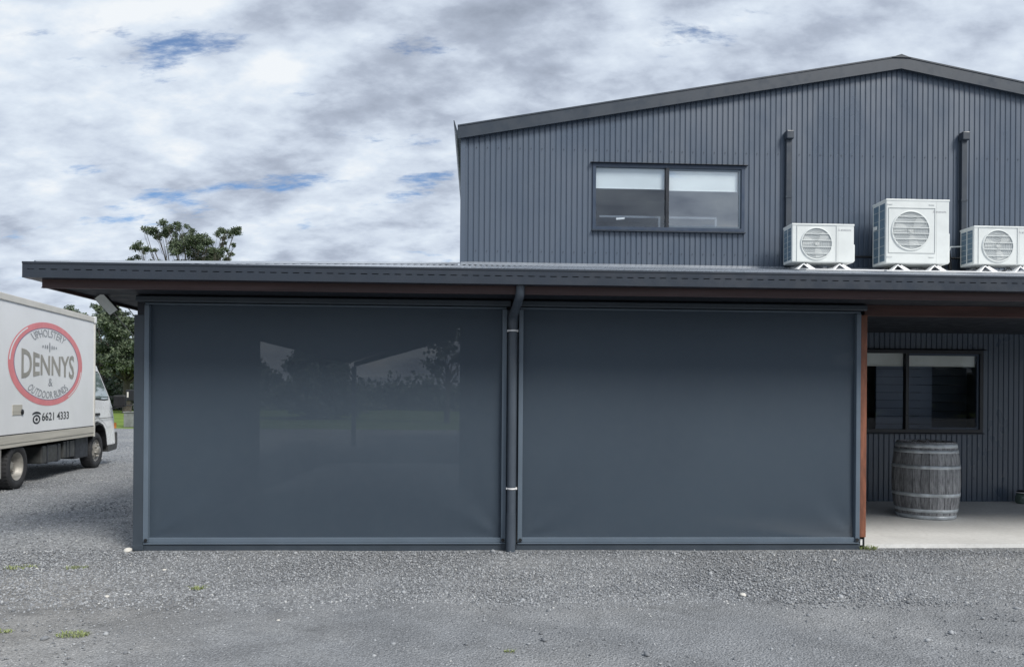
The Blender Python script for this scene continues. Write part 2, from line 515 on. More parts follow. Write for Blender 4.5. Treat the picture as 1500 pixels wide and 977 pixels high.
# ------------------------------------------------------------------ mesh helpers
class MB:
    def __init__(s):
        s.v, s.f, s.sm = [], [], []

    def add(s, vs, fs, smooth=False):
        o = len(s.v)
        s.v += [tuple(p) for p in vs]
        s.f += [tuple(i + o for i in f) for f in fs]
        s.sm += [smooth] * len(fs)
        return s

    def box(s, a, b, bev=0.0):
        (x0, y0, z0), (x1, y1, z1) = a, b
        if bev <= 0:
            vs = [(x, y, z) for z in (z0, z1) for y in (y0, y1) for x in (x0, x1)]
            return s.add(vs, [(0, 2, 3, 1), (4, 5, 7, 6), (0, 1, 5, 4), (2, 6, 7, 3), (0, 4, 6, 2), (1, 3, 7, 5)])
        bm = bmesh.new()
        bmesh.ops.create_cube(bm, size=1)
        for v in bm.verts:
            v.co = ((x0 + x1) / 2 + v.co.x * (x1 - x0), (y0 + y1) / 2 + v.co.y * (y1 - y0), (z0 + z1) / 2 + v.co.z * (z1 - z0))
        bmesh.ops.bevel(bm, geom=list(bm.edges), offset=bev, segments=2, profile=0.6, affect='EDGES')
        bm.verts.index_update()
        s.add([v.co[:] for v in bm.verts], [[v.index for v in f.verts] for f in bm.faces])
        bm.free()
        return s

    def hexa(s, p):          # eight corners: bottom loop of four, top loop of four
        return s.add(p, [(3, 2, 1, 0), (4, 5, 6, 7), (0, 1, 5, 4), (1, 2, 6, 5), (2, 3, 7, 6), (3, 0, 4, 7)])

    def prism(s, poly, axis, a, b, smooth=False):   # poly in the two other axes, extruded along axis a..b
        n = len(poly)

        def P(q, t):
            return {'x': (t, q[0], q[1]), 'y': (q[0], t, q[1]), 'z': (q[0], q[1], t)}[axis]
        vs = [P(q, a) for q in poly] + [P(q, b) for q in poly]
        s.add(vs, [tuple(range(n))[::-1], tuple(range(n, 2 * n))])
        return s.add(vs, [(i, (i + 1) % n, n + (i + 1) % n, n + i) for i in range(n)], smooth)

    def tube(s, pts, r, n=10, cap=True, smooth=True):
        pts = [Vector(p) for p in pts]
        rs = r if isinstance(r, (list, tuple)) else [r] * len(pts)
        vs = []
        up = Vector((0, 0, 1))
        prev = None
        for i, p in enumerate(pts):
            d = (pts[min(i + 1, len(pts) - 1)] - pts[max(i - 1, 0)]).normalized()
            if prev is None:
                ref = up if abs(d.dot(up)) < 0.95 else Vector((1, 0, 0))
                a = d.cross(ref).normalized()
            else:
                a = (prev - d * prev.dot(d)).normalized()
            prev = a
            bb = d.cross(a)
            for k in range(n):
                t = 2 * math.pi * k / n
                vs.append(p + (a * math.cos(t) + bb * math.sin(t)) * rs[i])
        fs = []
        for i in range(len(pts) - 1):
            for k in range(n):
                fs.append((i * n + k, i * n + (k + 1) % n, (i + 1) * n + (k + 1) % n, (i + 1) * n + k))
        s.add(vs, fs, smooth)
        if cap:
            m = (len(pts) - 1) * n
            s.add(vs, [tuple(range(n))[::-1], tuple(range(m, m + n))])
        return s

    def lathe(s, prof, n=32, c=(0, 0, 0), axis='z', smooth=True, closed=False, cap=True):
        vs = []
        for (r, h) in prof:
            for k in range(n):
                t = 2 * math.pi * k / n
                a, b = r * math.cos(t), r * math.sin(t)
                q = {'z': (a, b, h), 'y': (a, h, b), 'x': (h, a, b)}[axis]
                vs.append((c[0] + q[0], c[1] + q[1], c[2] + q[2]))
        fs = []
        m = len(prof)
        for i in range(m if closed else m - 1):
            j = (i + 1) % m
            for k in range(n):
                fs.append((i * n + k, i * n + (k + 1) % n, j * n + (k + 1) % n, j * n + k))
        s.add(vs, fs, smooth)
        if not closed and cap:
            for i, i2 in ((0, 1), (m - 1, m - 2)):
                if prof[i][0] > 1e-4 and abs(prof[i][1] - prof[i2][1]) > 1e-6:
                    s.add(vs[i * n:(i + 1) * n], [tuple(range(n))])
        return s

    def mesh(s, name):
        me = bpy.data.meshes.new(name)
        me.from_pydata(s.v, [], s.f)
        me.polygons.foreach_set('use_smooth', s.sm)
        me.update()
        bm = bmesh.new()
        bm.from_mesh(me)
        bmesh.ops.recalc_face_normals(bm, faces=bm.faces)
        bm.to_mesh(me)
        bm.free()
        return me


def link(name, me, mat, parent=None, world_built=True):
    o = bpy.data.objects.new(name, me)
    C.objects.link(o)
    if mat is not None and not me.materials:
        me.materials.append(mat)
    if parent is not None:
        o.parent = parent
        if world_built and parent.parent is None and parent.type == 'EMPTY':
            o.location = -parent.location
    return o


def part(name, mb, mat, parent, label=None, world_built=True):
    o = link(name, mb.mesh(name), mat, parent, world_built)
    if label:
        o['label'] = label
    return o


def tag(o, label=None, cat=None, group=None, kind=None):
    if label: o['label'] = label
    if cat: o['category'] = cat
    if group: o['group'] = group
    if kind: o['kind'] = kind
    return o


def thing(name, label, cat, loc=(0, 0, 0), rz=0.0, group=None):
    o = bpy.data.objects.new(name, None)
    o.empty_display_size = 0.2
    C.objects.link(o)
    o.location = loc
    o.rotation_euler = (0, 0, rz)
    return tag(o, label, cat, group)


def copy_tree(o, parent=None):
    c = o.copy()
    C.objects.link(c)
    c.parent = parent
    for ch in list(o.children):
        copy_tree(ch, c)
    return c


def single(name, mb, mat, label, cat, group=None):
    return tag(link(name, mb.mesh(name), mat), label, cat, group)


def text_mesh(txt, w, h, depth=0.002, bold=0.0, spacing=1.0):
    """Flat lettering: a mesh in the XY plane centred on 0, w by h."""
    cu = bpy.data.curves.new('lettering', 'FONT')
    cu.body = txt
    cu.extrude = 0.0
    cu.offset = bold
    cu.resolution_u = 3
    cu.space_character = spacing
    ob = bpy.data.objects.new('lettering', cu)
    C.objects.link(ob)
    bpy.context.view_layer.update()
    me = bpy.data.meshes.new_from_object(ob)
    C.objects.unlink(ob)
    bpy.data.objects.remove(ob)
    n = len(me.vertices)
    co = np.zeros(n * 3)
    me.vertices.foreach_get('co', co)
    co = co.reshape(-1, 3)
    lo, hi = co.min(0), co.max(0)
    co[:, 0] = (co[:, 0] - (lo[0] + hi[0]) / 2) / (hi[0] - lo[0]) * w
    co[:, 1] = (co[:, 1] - (lo[1] + hi[1]) / 2) / (hi[1] - lo[1]) * h
    fs = [tuple(p.vertices) for p in me.polygons]
    bpy.data.meshes.remove(me)
    return co, fs


def add_text(mb, co, fs, fn):
    mb.add([fn(a, b) for a, b, _ in co], fs)


# ================================================================== SETTING
def sheet(name, x0, x1, y0, y1, z, mat):
    mb = MB().add([(x0, y0, z), (x1, y0, z), (x1, y1, z), (x0, y1, z)], [(0, 1, 2, 3)])
    return tag(link(name, mb.mesh(name), mat), kind='structure')


sheet('grass_field', -900, 900, -900, 900, -0.03, M['field'])


def gravel_yard():
    # gently uneven yard with a wavy edge against the grass
    xs = np.concatenate([np.linspace(-70, -14, 15), np.linspace(-13, 13, 105), np.linspace(14, 60, 14)])
    ys = np.concatenate([np.linspace(-46, -7, 10), np.linspace(-6, 10, 81), np.linspace(10.7, 25.4, 12)])
    vs = []
    for j, y in enumerate(ys):
        for i, x in enumerate(xs):
            z = 0.012 * mnoise.noise(Vector((x * 0.6, y * 0.6, 0))) + 0.006 * mnoise.noise(Vector((x * 2.1, y * 2.1, 3)))
            if x > -3.4 and y > -0.35:
                z = min(z, 0.0) - 0.004
            yy = y + (0.35 * mnoise.noise(Vector((x * 0.5, 5, 1))) if j == len(ys) - 1 else 0)
            vs.append((x, yy, z))
    nx = len(xs)
    fs = [(j * nx + i, j * nx + i + 1, (j + 1) * nx + i + 1, (j + 1) * nx + i) for j in range(len(ys) - 1) for i in range(nx - 1)]
    mb = MB().add(vs, fs, True)
    return tag(link('gravel_ground', mb.mesh('gravel_ground'), M['ground']), kind='structure')


gravel_yard()


def loose_stones():
    ico = bmesh.new()
    bmesh.ops.create_icosphere(ico, subdivisions=1, radius=1)
    V = np.array([v.co[:] for v in ico.verts])
    Fc = np.array([[v.index for v in f.verts] for f in ico.faces])
    ico.free()

    def scatter(n, x0, x1, y0, y1, r0, r1, keep=None):
        x = rng.uniform(x0, x1, n); y = rng.uniform(y0, y1, n)
        r = r0 + (r1 - r0) * rng.random(n) ** 2.2
        if keep is not None:
            k = keep(x, y)
            x, y, r = x[k], y[k], r[k]
        return np.stack([x, y, r], 1)
    off = lambda x, y: ~((x > -3.36) & (y > -0.10))
    S = [scatter(52000, -5.6, 7.4, -1.93, -0.06, 0.004, 0.0105, off),
         scatter(5000, -5.5, 7.0, -1.9, -0.06, 0.008, 0.014, off),
         scatter(5000, -5.0, 6.6, -2.2, -1.93, 0.0045, 0.012, lambda x, y: rng.random(len(x)) < 1 - (-1.93 - y) / .27),
         scatter(6500, -4.6, 5.4, -3.7, -1.95, 0.003, 0.009, lambda x, y: rng.random(len(x)) < np.where(x < -1.2, 1.0, 0.42)),
         scatter(15000, -8.8, -3.35, -1.0, 8.0, 0.006, 0.014, lambda x, y: ~((x > -3.36) & (y > -0.1))),
         scatter(2500, -12, -3.8, 6, 16, 0.010, 0.022),
         scatter(150, -7, 6.0, -3.2, -0.1, 0.014, 0.024, off)]
    S = np.concatenate(S)
    n = len(S)
    sc = S[:, 2][:, None] * rng.uniform(0.65, 1.25, (n, 3)) * np.array([1, 1, 0.75])
    ang = rng.uniform(0, 6.283, n)
    pts = V[None] * (1 + rng.uniform(-0.26, 0.26, (n, len(V), 1)))
    pts = pts * sc[:, None, :]
    c, s_ = np.cos(ang)[:, None], np.sin(ang)[:, None]
    X = pts[..., 0] * c - pts[..., 1] * s_ + S[:, 0][:, None]
    Y = pts[..., 0] * s_ + pts[..., 1] * c + S[:, 1][:, None]
    Z = pts[..., 2] + (S[:, 2] * 0.25)[:, None]
    co = np.stack([X, Y, Z], -1).reshape(-1, 3)
    fa = (Fc[None] + (np.arange(n) * len(V))[:, None, None]).reshape(-1, 3)
    me = bpy.data.meshes.new('gravel')
    me.vertices.add(len(co)); me.vertices.foreach_set('co', co.ravel())
    me.loops.add(fa.size); me.loops.foreach_set('vertex_index', fa.ravel().astype(np.int32))
    me.polygons.add(len(fa))
    me.polygons.foreach_set('loop_start', (np.arange(len(fa)) * 3).astype(np.int32))
    me.update(calc_edges=True)
    o = link('gravel', me, M['stone'])
    tag(o, 'loose blue grey gravel stones spread along the building and yard', None, None, 'stuff')


loose_stones()

# porch slab (also the floor behind the screens)
slab = MB().box((-3.2, 0.06, -0.06), (12.0, 3.2, 0.035)).box((-3.2, 3.2, -0.06), (-0.26, 9.0, 0.0345))
tag(link('porch_floor', slab.mesh('porch_floor'), M['concrete']), kind='structure')

# ================================================================== MAIN BUILDING
WX0, WX1, WY = -0.24, 12.14, 3.2
RX, RZ, EZ = 5.95, 6.22, 5.10          # ridge x, underside of barge at ridge and at eave
BX1 = 12.14


def wall_top(x):
    return RZ - abs(x - RX) * (RZ - EZ) / (RX - WX0)


main = thing('corrugated_shed', 'tall dark grey corrugated metal gabled building with upper window', 'building', (5.95, WY, 0))
HOLES = [(1.59, 3.74, 3.82, 4.745), (5.0, 7.215, 1.015, 2.185)]
PITCH = 0.076
PROF = [(0.0, 0.0), (0.006, 0.0), (0.015, 0.0115), (0.067, 0.0115)]      # along x, out of the wall


def clad_sheet(x0, x1, name='cladding_sheet', lap=0.0):
    mb = MB()
    cols = []
    k0 = math.floor(x0 / PITCH) - 1
    x = k0 * PITCH
    while x < x1 + PITCH:
        for dx, dy in PROF:
            cols.append((x + dx, dy))
        x += PITCH
    cut = [x0, x1] + [h for H in HOLES for h in H[:2] if x0 < h < x1]
    xs = sorted(set([c[0] for c in cols if x0 < c[0] < x1] + cut))
    px = [c[0] for c in cols]; pd = [c[1] for c in cols]
    dd = np.interp(xs, px, pd)
    for i in range(len(xs) - 1):
        a, b = xs[i], xs[i + 1]
        mid = (a + b) / 2
        spans = [(0.03, None)]
        for hx0, hx1, hz0, hz1 in HOLES:
            if hx0 < mid < hx1:
                new = []
                for lo, hi in spans:
                    if lo < hz0:
                        new.append((lo, hz0))
                    new.append((hz1, hi))
                spans = new
        for lo, hi in spans:
            za = wall_top(a) if hi is None else hi
            zb = wall_top(b) if hi is None else hi
            ya, yb = WY - dd[i] - lap, WY - dd[i + 1] - lap
            mb.add([(a, ya, lo), (b, yb, lo), (b, yb, zb), (a, ya, za)], [(0, 1, 2, 3)])
    return mb


sx = WX0
i = 0
while sx < WX1 - 0.01:
    ex = min(sx + PITCH * 10, WX1)
    part('cladding_sheet', clad_sheet(sx, ex + 0.004, lap=0.0012 * (i % 2)), M['clad'], main)
    sx = ex
    i += 1
# screw heads along two purlin lines
scr = MB()
for zz in (3.5, 4.93):
    x = WX0 + 0.06
    while x < 9.4:
        kx = math.floor(x / PITCH) * PITCH + 0.043
        if not any(h[0] - 0.05 < kx < h[1] + 0.05 and h[2] < zz < h[3] for h in HOLES) and zz < wall_top(kx) - 0.15:
            scr.lathe([(0.007, WY - 0.021), (0.007, WY - 0.015)], 6, (kx, 0, zz), 'y', False)
        x += PITCH * 2
o = part('cladding_screws', scr, M['flash'], main)
o['kind'] = 'stuff'
# other walls
w = MB()
w.box((WX0, WY + 0.005, 0), (WX0 + 0.06, 17, EZ + 0.05))
w.box((WX1 - 0.06, WY + 0.005, 0), (WX1, 17, EZ + 0.05))
w.add([(WX0 + .06, 16.95, 0), (WX1 - .06, 16.95, 0), (WX1 - .06, 16.95, wall_top(WX1)), (RX, 16.95, RZ), (WX0 + .06, 16.95, wall_top(WX0))], [(0, 1, 2, 3, 4)])
part('side_wall', w, M['clad'], main)
# corner flashing at left edge
part('corner_flashing', MB().box((WX0 - 0.012, WY - 0.032, 3.0), (WX0 + 0.055, WY + 0.004, EZ + 0.02)), M['clad'], main)


def barge(sign):
    x1 = WX0 - 0.055 if sign < 0 else WX1 + 0.055
    sl = (RZ - EZ) / (RX - WX0)
    zt0, zt1 = RZ + 0.115, RZ + 0.115 - sl * abs(x1 - RX)
    zb0, zb1 = RZ - 0.055, RZ - 0.055 - sl * abs(x1 - RX)
    y0, y1 = WY - 0.085, WY - 0.028
    mb = MB()
    mb.hexa([(RX, y0, zb0), (x1, y0, zb1), (x1, y1, zb1), (RX, y1, zb0), (RX, y0, zt0), (x1, y0, zt1), (x1, y1, zt1), (RX, y1, zt0)])
    # folded lip along the lower and the upper edge
    mb.hexa([(RX, y0 - .010, zb0 - .012), (x1, y0 - .010, zb1 - .012), (x1, y0 + .01, zb1 - .012), (RX, y0 + .01, zb0 - .012),
             (RX, y0 - .010, zb0 + .006), (x1, y0 - .010, zb1 + .006), (x1, y0 + .01, zb1 + .006), (RX, y0 + .01, zb0 + .006)])
    mb.hexa([(RX, y0 - .008, zt0 - .012), (x1, y0 - .008, zt1 - .012), (x1, y1 + .1, zt1 - .012), (RX, y1 + .1, zt0 - .012),
             (RX, y0 - .008, zt0 + .008), (x1, y0 - .008, zt1 + .008), (x1, y1 + .1, zt1 + .008), (RX, y1 + .1, zt0 + .008)])
    return mb


part('barge_flashing', barge(-1), M['flash'], main)
part('barge_flashing', barge(1), M['flash'], main)
rf = MB()
sl = (RZ - EZ) / (RX - WX0)
for s_ in (-1, 1):
    x1 = WX0 - 0.06 if s_ < 0 else WX1 + 0.06
    z1 = RZ + 0.06 - sl * abs(x1 - RX)
    rf.hexa([(RX, WY - .02, RZ + .03), (x1, WY - .02, z1 - .03), (x1, 17.1, z1 - .03), (RX, 17.1, RZ + .03),
             (RX, WY - .02, RZ + .08), (x1, WY - .02, z1 + .02), (x1, 17.1, z1 + .02), (RX, 17.1, RZ + .08)])
part('main_roof', rf, M['roof'], main)
part('ridge_cap', MB().prism([(RX - .14, RZ + .088), (RX, RZ + .135), (RX + .14, RZ + .088)], 'y', WY - .1, 17.1), M['flash'], main)
g = MB()
g.prism([(WX0 - .055, EZ - .03), (WX0 - .075, EZ - .02), (WX0 - .105, EZ + .1), (WX0 - .112, EZ + .17), (WX0 - .10, EZ + .17), (WX0 - .055, EZ + .02)], 'y', WY - .095, 17.1)
part('eave_gutter', g, M['flash'], main)
part('eave_gutter', MB().prism([(WX1 + .058, EZ - .03), (WX1 + .105, EZ + .1), (WX1 + .11, EZ + .15), (WX1 + .058, EZ + .02)], 'y', WY - .095, 17.1), M['flash'], main)


def window(root, x0, x1, z0, z1, xm, fmat, gl_l, gl_r, blind_z, bmat, y=WY, fw=0.045):
    f = MB()
    yo, yi = y - 0.035, y + 0.05
    f.box((x0, yo, z1 - fw), (x1, yi, z1)); f.box((x0, yo, z0), (x1, yi, z0 + fw))
    f.box((x0, yo, z0 + fw), (x0 + fw, yi, z1 - fw)); f.box((x1 - fw, yo, z0 + fw), (x1, yi, z1 - fw))
    fr = part('window', f, fmat, root)
    ml = MB().box((xm - 0.022, yo + .004, z0 + fw), (xm + 0.022, yi - .002, z1 - fw))
    part('mullion', ml, M['blackalu'], fr)
    # head flashing and sill
    part('head_flashing', MB().prism([(y - 0.075, z1 + 0.002), (y - 0.03, z1 + 0.022), (y + 0.01, z1 + 0.022), (y + .01, z1 + 0.002)], 'x', x0 - 0.03, x1 + 0.04), M['blackalu'], fr)
    part('sill', MB().prism([(y - 0.065, z0 - 0.022), (y - 0.065, z0 - 0.012), (y - 0.036, z0 - .002), (y + .01, z0 - .002), (y + .01, z0 - 0.022)], 'x', x0 - .01, x1 + .01), M['flash'], fr)
    # sliding sash edge of the right-hand light
    sh = MB()
    a0, a1 = xm + 0.024, x1 - fw - .002
    sh.box((a0, y - .012, z1 - fw - .03), (a1, y + .02, z1 - fw - .001)); sh.box((a0, y - .012, z0 + fw + .001), (a1, y + .02, z0 + fw + .028))
    sh.box((a1 - .03, y - .012, z0 + fw + .028), (a1, y + .02, z1 - fw - .03))
    part('sash', sh, M['track'] if fmat is M['frame'] else M['frame'], fr)
    part('pane', MB().box((x0 + fw, y + .012, z0 + fw), (xm - .022, y + .016, z1 - fw)), gl_l, fr)
    part('pane', MB().box((xm + .024, y + .002, z0 + fw + .028), (x1 - fw - .03, y + .006, z1 - fw - .03)), gl_r, fr)
    for a, b, bz in ((x0 + fw + .01, xm - .03, blind_z[0]), (xm + .03, x1 - fw - .04, blind_z[1])):
        bl = MB().box((a, y + .034, bz), (b, y + .038, z1 - .03)).tube([(a, y + .036, bz), (b, y + .036, bz)], .009, 8)
        part('roller_blind', bl, bmat, fr)
    return fr


def room(root, x0, x1, z0, z1, y0, y1, mat):
    b = MB()
    b.add([(x0, y0, z0), (x1, y0, z0), (x1, y1, z0), (x0, y1, z0), (x0, y0, z1), (x1, y0, z1), (x1, y1, z1), (x0, y1, z1)],
          [(0, 1, 2, 3), (4, 5, 6, 7), (3, 2, 6, 7), (0, 3, 7, 4), (1, 2, 6, 5)])
    return part('room_wall', b, mat, root)


window(main, 1.59, 3.74, 3.82, 4.745, 2.644, M['frame'], M['glassdim'], M['glass'], (4.415, 4.40), M['blind'])
room(main, 1.0, 4.3, 3.35, 5.0, WY + 0.09, WY + 3.0, M['inwall'])
dk = MB()
for (a, b) in ((1.72, 2.60), (2.70, 3.42)):
    dk.box((a, WY + .20, 4.045), (b, WY + .9, 4.075)); dk.box((b - .03, WY + .2, 3.75), (b, WY + .24, 4.045)); dk.box((a, WY + .55, 3.75), (b - .03, WY + .57, 4.045))
part('desk', dk, M['desk'], main)
part('pane_mark', MB().hexa([(1.93, WY + .020, 3.972), (2.05, WY + .020, 3.982), (2.05, WY + .023, 3.982), (1.93, WY + .023, 3.972), (1.93, WY + .020, 3.998), (2.05, WY + .020, 4.008), (2.05, WY + .023, 4.008), (1.93, WY + .023, 3.998)]), M['whitemark'], main)  # small slanted white mark just inside the left pane
window(main, 5.0, 7.215, 1.015, 2.185, 6.11, M['blackalu'], M['glassdark'], M['glassdark'], (1.965, 1.965), M['blindcream'])
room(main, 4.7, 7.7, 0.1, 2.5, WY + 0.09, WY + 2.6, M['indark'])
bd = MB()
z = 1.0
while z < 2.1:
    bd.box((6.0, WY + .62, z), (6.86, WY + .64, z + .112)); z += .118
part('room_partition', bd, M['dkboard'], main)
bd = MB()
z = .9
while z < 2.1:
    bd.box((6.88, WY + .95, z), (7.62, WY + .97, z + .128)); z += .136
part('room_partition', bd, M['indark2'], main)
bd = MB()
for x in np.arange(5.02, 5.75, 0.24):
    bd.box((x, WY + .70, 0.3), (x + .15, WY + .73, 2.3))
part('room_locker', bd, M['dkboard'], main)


# ================================================================== VERANDAH (hipped roof, gutter, fascia, posts)
ver = thing('verandah_roof', 'low hipped verandah roof with slotted dark gutter along the front', 'verandah', (0.3, 0, 0))
GX0, GY0, GZ0, GZ1 = -3.87, -0.78, 2.473, 2.602
RZ0, RZW = 2.585, 3.295
VX1 = 12.0


def roof_z(y):
    return RZ0 + (y + 0.72) / (WY + 0.72) * (RZW - RZ0)


# front plane: corrugated along the slope, cut by the hip on the left
fr = MB()
xs = np.arange(-3.80, VX1, 0.076 / 4)
prev = None
for i, x in enumerate(xs):
    yend = WY - 0.02
    if x < WX0:
        t = (x + 3.80) / (WX0 + 3.80)
        yend = -0.72 + t * (WY + 0.72)
    h = 0.009 * (1 + math.cos(2 * math.pi * i / 4))
    cur = ((x, -0.74, roof_z(-0.74) + h), (x, max(yend, -0.70), roof_z(max(yend, -0.70)) + h))
    if prev:
        fr.add([prev[0], cur[0], cur[1], prev[1]], [(0, 1, 2, 3)], True)
    prev = cur
part('roof_sheeting', fr, M['roof'], ver)
YC = 15.5
lf = MB()
ap = (WX0, WY, RZW)
lf.add([(-3.8, -.72, RZ0), (-3.8, YC, RZ0), ap], [(0, 1, 2)])
lf.add([(-3.8, -.72, RZ0 - .03), (-3.8, YC, RZ0 - .03), (ap[0], ap[1], ap[2] - .03)], [(0, 2, 1)])
part('hip_sheeting', lf, M['roof'], ver)
hipdir = Vector(ap) - Vector((-3.8, -.72, RZ0))
hc = MB()
p0 = Vector((-3.8, -.72, RZ0 + .012))
side = Vector((0.74, -0.67, 0)) * 0.075
hc.add([p0 - side, p0 + Vector((0, 0, .032)), p0 + side, p0 - side + hipdir, p0 + hipdir + Vector((0, 0, .032)), p0 + side + hipdir], [(0, 1, 4, 3), (1, 2, 5, 4), (0, 2, 1)])
part('hip_capping', hc, M['roof'], ver)
# apron flashing where the roof meets the wall
part('apron_flashing', MB().hexa([(WX0, WY - .16, roof_z(WY - .16) + .014), (VX1, WY - .16, roof_z(WY - .16) + .014), (VX1, WY - .018, roof_z(WY) + .014), (WX0, WY - .018, roof_z(WY) + .014),
                                  (WX0, WY - .16, roof_z(WY - .16) + .022), (VX1, WY - .16, roof_z(WY - .16) + .022), (VX1, WY - .018, roof_z(WY) + .05), (WX0, WY - .018, roof_z(WY) + .05)]), M['roof'], ver)
# front gutter: folded face with real overflow slots
gf = MB()
zs0, zs1 = 2.538, 2.5455
gf.box((GX0, GY0, GZ0), (VX1, GY0 + .004, zs0))
gf.box((GX0, GY0, zs1), (VX1, GY0 + .004, GZ1))
gf.box((GX0, GY0 - .006, GZ1 - .012), (VX1, GY0 + .006, GZ1 + .004))
gf.box((GX0, GY0 - .004, GZ0 - .003), (VX1, GY0 + .11, GZ0 + .004))
x = GX0
while x < VX1:
    gf.box((x, GY0 + .0005, zs0), (min(x + .042, VX1), GY0 + .0035, zs1)); x += .097
gf.box((GX0, GY0 + .10, GZ0 + .004), (VX1, GY0 + .104, GZ1 - .02))
gf.box((GX0, GY0 + .004, GZ0 + .004), (GX0 + .003, GY0 + .1, GZ1))
# left return
gf.box((GX0, GY0 + .11, GZ0), (GX0 + .004, YC, GZ1)); gf.box((GX0 + .004, GY0 + .11, GZ0 - .002), (GX0 + .1, YC, GZ0 + .004))
part('gutter', gf, M['gutter'], ver)
fa = MB()
fa.box((-3.765, -.672, 2.402), (VX1, -.64, 2.56), .004)
fa.box((-3.765, -.64, 2.402), (-3.735, YC, 2.56))
part('fascia', fa, M['timber'], ver)
part('fascia_bead', MB().box((-3.768, -.678, 2.396), (VX1, -.645, 2.404)), M['timber'], ver)
# soffit and ceiling (triangular over the left bay, straight over the porch)
so = MB()
so.add([(-3.735, -.64, 2.43), (-0.25, -.64, 2.43), (-.25, 3.19, 2.43), (-3.735, YC, 2.43)], [(0, 1, 2, 3)])
so.add([(-3.735, -.64, 2.46), (-0.25, -.64, 2.46), (-.25, 3.19, 2.46), (-3.735, YC, 2.46)], [(3, 2, 1, 0)])
so.box((-.25, -.64, 2.43), (VX1, 3.18, 2.46))
part('soffit', so, M['soffit'], ver)
# beam lines
part('front_beam', MB().box((-3.2, .06, 2.33), (3.86, .14, 2.429)), M['soffit'], ver)
part('porch_beam', MB().box((3.862, .02, 2.325), (VX1, .12, 2.429)), M['beam'], ver)
part('end_bracket', MB().box((-3.235, -.02, 2.24), (-3.165, .055, 2.429)), M['soffit'], ver)
part('rear_beam', MB().hexa([(-3.6, YC - .35, 2.3), (-.3, 3.25, 2.3), (-.3, 3.35, 2.3), (-3.6, YC - .25, 2.3), (-3.6, YC - .35, 2.429), (-.3, 3.25, 2.429), (-.3, 3.35, 2.429), (-3.6, YC - .25, 2.429)]), M['soffit'], ver)


def post(name, x0, x1, y0, y1, z1, mat, label, z0=-0.02, extra=None):
    t = thing(name, label, 'post', ((x0 + x1) / 2, (y0 + y1) / 2, 0))
    part('shaft', MB().box((x0, y0, z0), (x1, y1, z1), .006), mat, t)
    if extra:
        extra(t)
    return t


post('verandah_post', -3.262, -3.168, -.03, .09, 2.24, M['post'], 'dark grey end post left of the left screen',
     extra=lambda t: part('base_collar', MB().box((-3.267, -.037, 0), (-3.161, .097, .05), .004), M['post'], t))
post('verandah_post', .29, .395, -.01, .09, 2.33, M['post'], 'dark grey middle post behind the round downpipe between the screens')


def stirrup(t):
    part('stirrup', MB().box((3.812, .0, 0), (3.826, .09, .13)).box((3.853, .0, 0), (3.868, .09, .13)).box((3.812, .03, .10), (3.868, .06, .115)), M['black'], t)
    part('packer', MB().box((3.828, .005, .035), (3.851, .05, .095)), M['strap'], t)


post('timber_post', 3.806, 3.872, -.02, .09, 2.325, M['rust'], 'reddish brown timber post right of the right screen at the porch opening', z0=.117, extra=stirrup)
post('rear_post', -3.66, -3.54, YC - .36, YC - .24, 2.3, M['post'], 'dim rear corner post seen through the left screen')

# side screen that closes the left end of the front bay
ss = MB().box((-3.24, .09, .05), (-3.225, 4.1, 2.43))
single('side_screen', ss, M['post'], 'dark side screen closing the left end behind the end post', 'screen')


# ---------------------------------------------------------------- screens
def fabric_mb(x0, x1, z0, z1, seed):
    nx, nz = 80, 60
    vs = []
    for j in range(nz + 1):
        for i in range(nx + 1):
            x = x0 + (x1 - x0) * i / nx; z = z0 + (z1 - z0) * j / nz
            e = min(1, 6 * min(i / nx, 1 - i / nx)) * min(1, 5 * min(j / nz, 1 - j / nz))
            d = 0.006 * mnoise.noise(Vector((x * 0.9, z * 0.8, seed))) * e
            # diagonal pull from the bottom corners
            for cx, sg in ((x0, 1), (x1, -1)):
                u = (x - cx) * sg; w_ = z - z0
                q = math.hypot(u, w_)
                a = math.atan2(w_, max(u, 1e-4))
                d += 0.008 * math.exp(-q / 0.42) * math.sin(a * 8) * min(1, q * 6)
            vs.append((x, 0.012 + d, z))
    n = nx + 1
    return MB().add(vs, [(j * n + i, j * n + i + 1, (j + 1) * n + i + 1, (j + 1) * n + i) for j in range(nz) for i in range(nx)], True)


def screen(x0, x1, label, seed, tw):
    t = thing('roller_screen', label, 'outdoor blind', ((x0 + x1) / 2, 0, 0), group='outdoor mesh blinds across the verandah front')
    part('fabric', fabric_mb(x0 + .03, x1 - .03, .10, 2.352, seed), M['fabric'], t)
    cs = MB().prism([(-.085, 2.36), (-.095, 2.37), (-.095, 2.405), (-.08, 2.418), (.05, 2.418), (.05, 2.36)], 'x', x0 - .055, x1 + .03)
    part('cassette', cs, M['post'], t)
    part('guide_bar', MB().box((x0 + .01, -.045, 2.340), (x1 - .01, .03, 2.352), .003), M['track'], t)
    for xa, xb in ((x0, x0 + tw), (x1 - tw, x1)):
        tr = MB().box((xa, -.035, .075), (xb, .035, 2.335), .005)
        part('side_track', tr, M['track'], t)
    part('bottom_rail', MB().box((x0 + tw, -.022, .070), (x1 - tw, .026, .116), .004).box((x0 + .002, -.034, .057), (x1 - .002, .03, .069), .003), M['track'], t)
    part('ground_seal', MB().box((x0 - .01, -.02, -.01), (x1 + .01, .04, .0565)), M['post'], t)
    for cx in (x0 + tw * .62, x1 - tw * .62):
        part('end_plug', MB().lathe([(.017, -.044), (.017, -.034)], 12, (cx, 0, .096), 'y'), M['black'], t)
    return t


screen(-3.166, .288, 'dark blue grey mesh screen on the left, with a faint window view through it', 1.3, .046)
screen(.402, 3.802, 'plain dark blue grey mesh screen between downpipe and brown post', 7.7, .044)

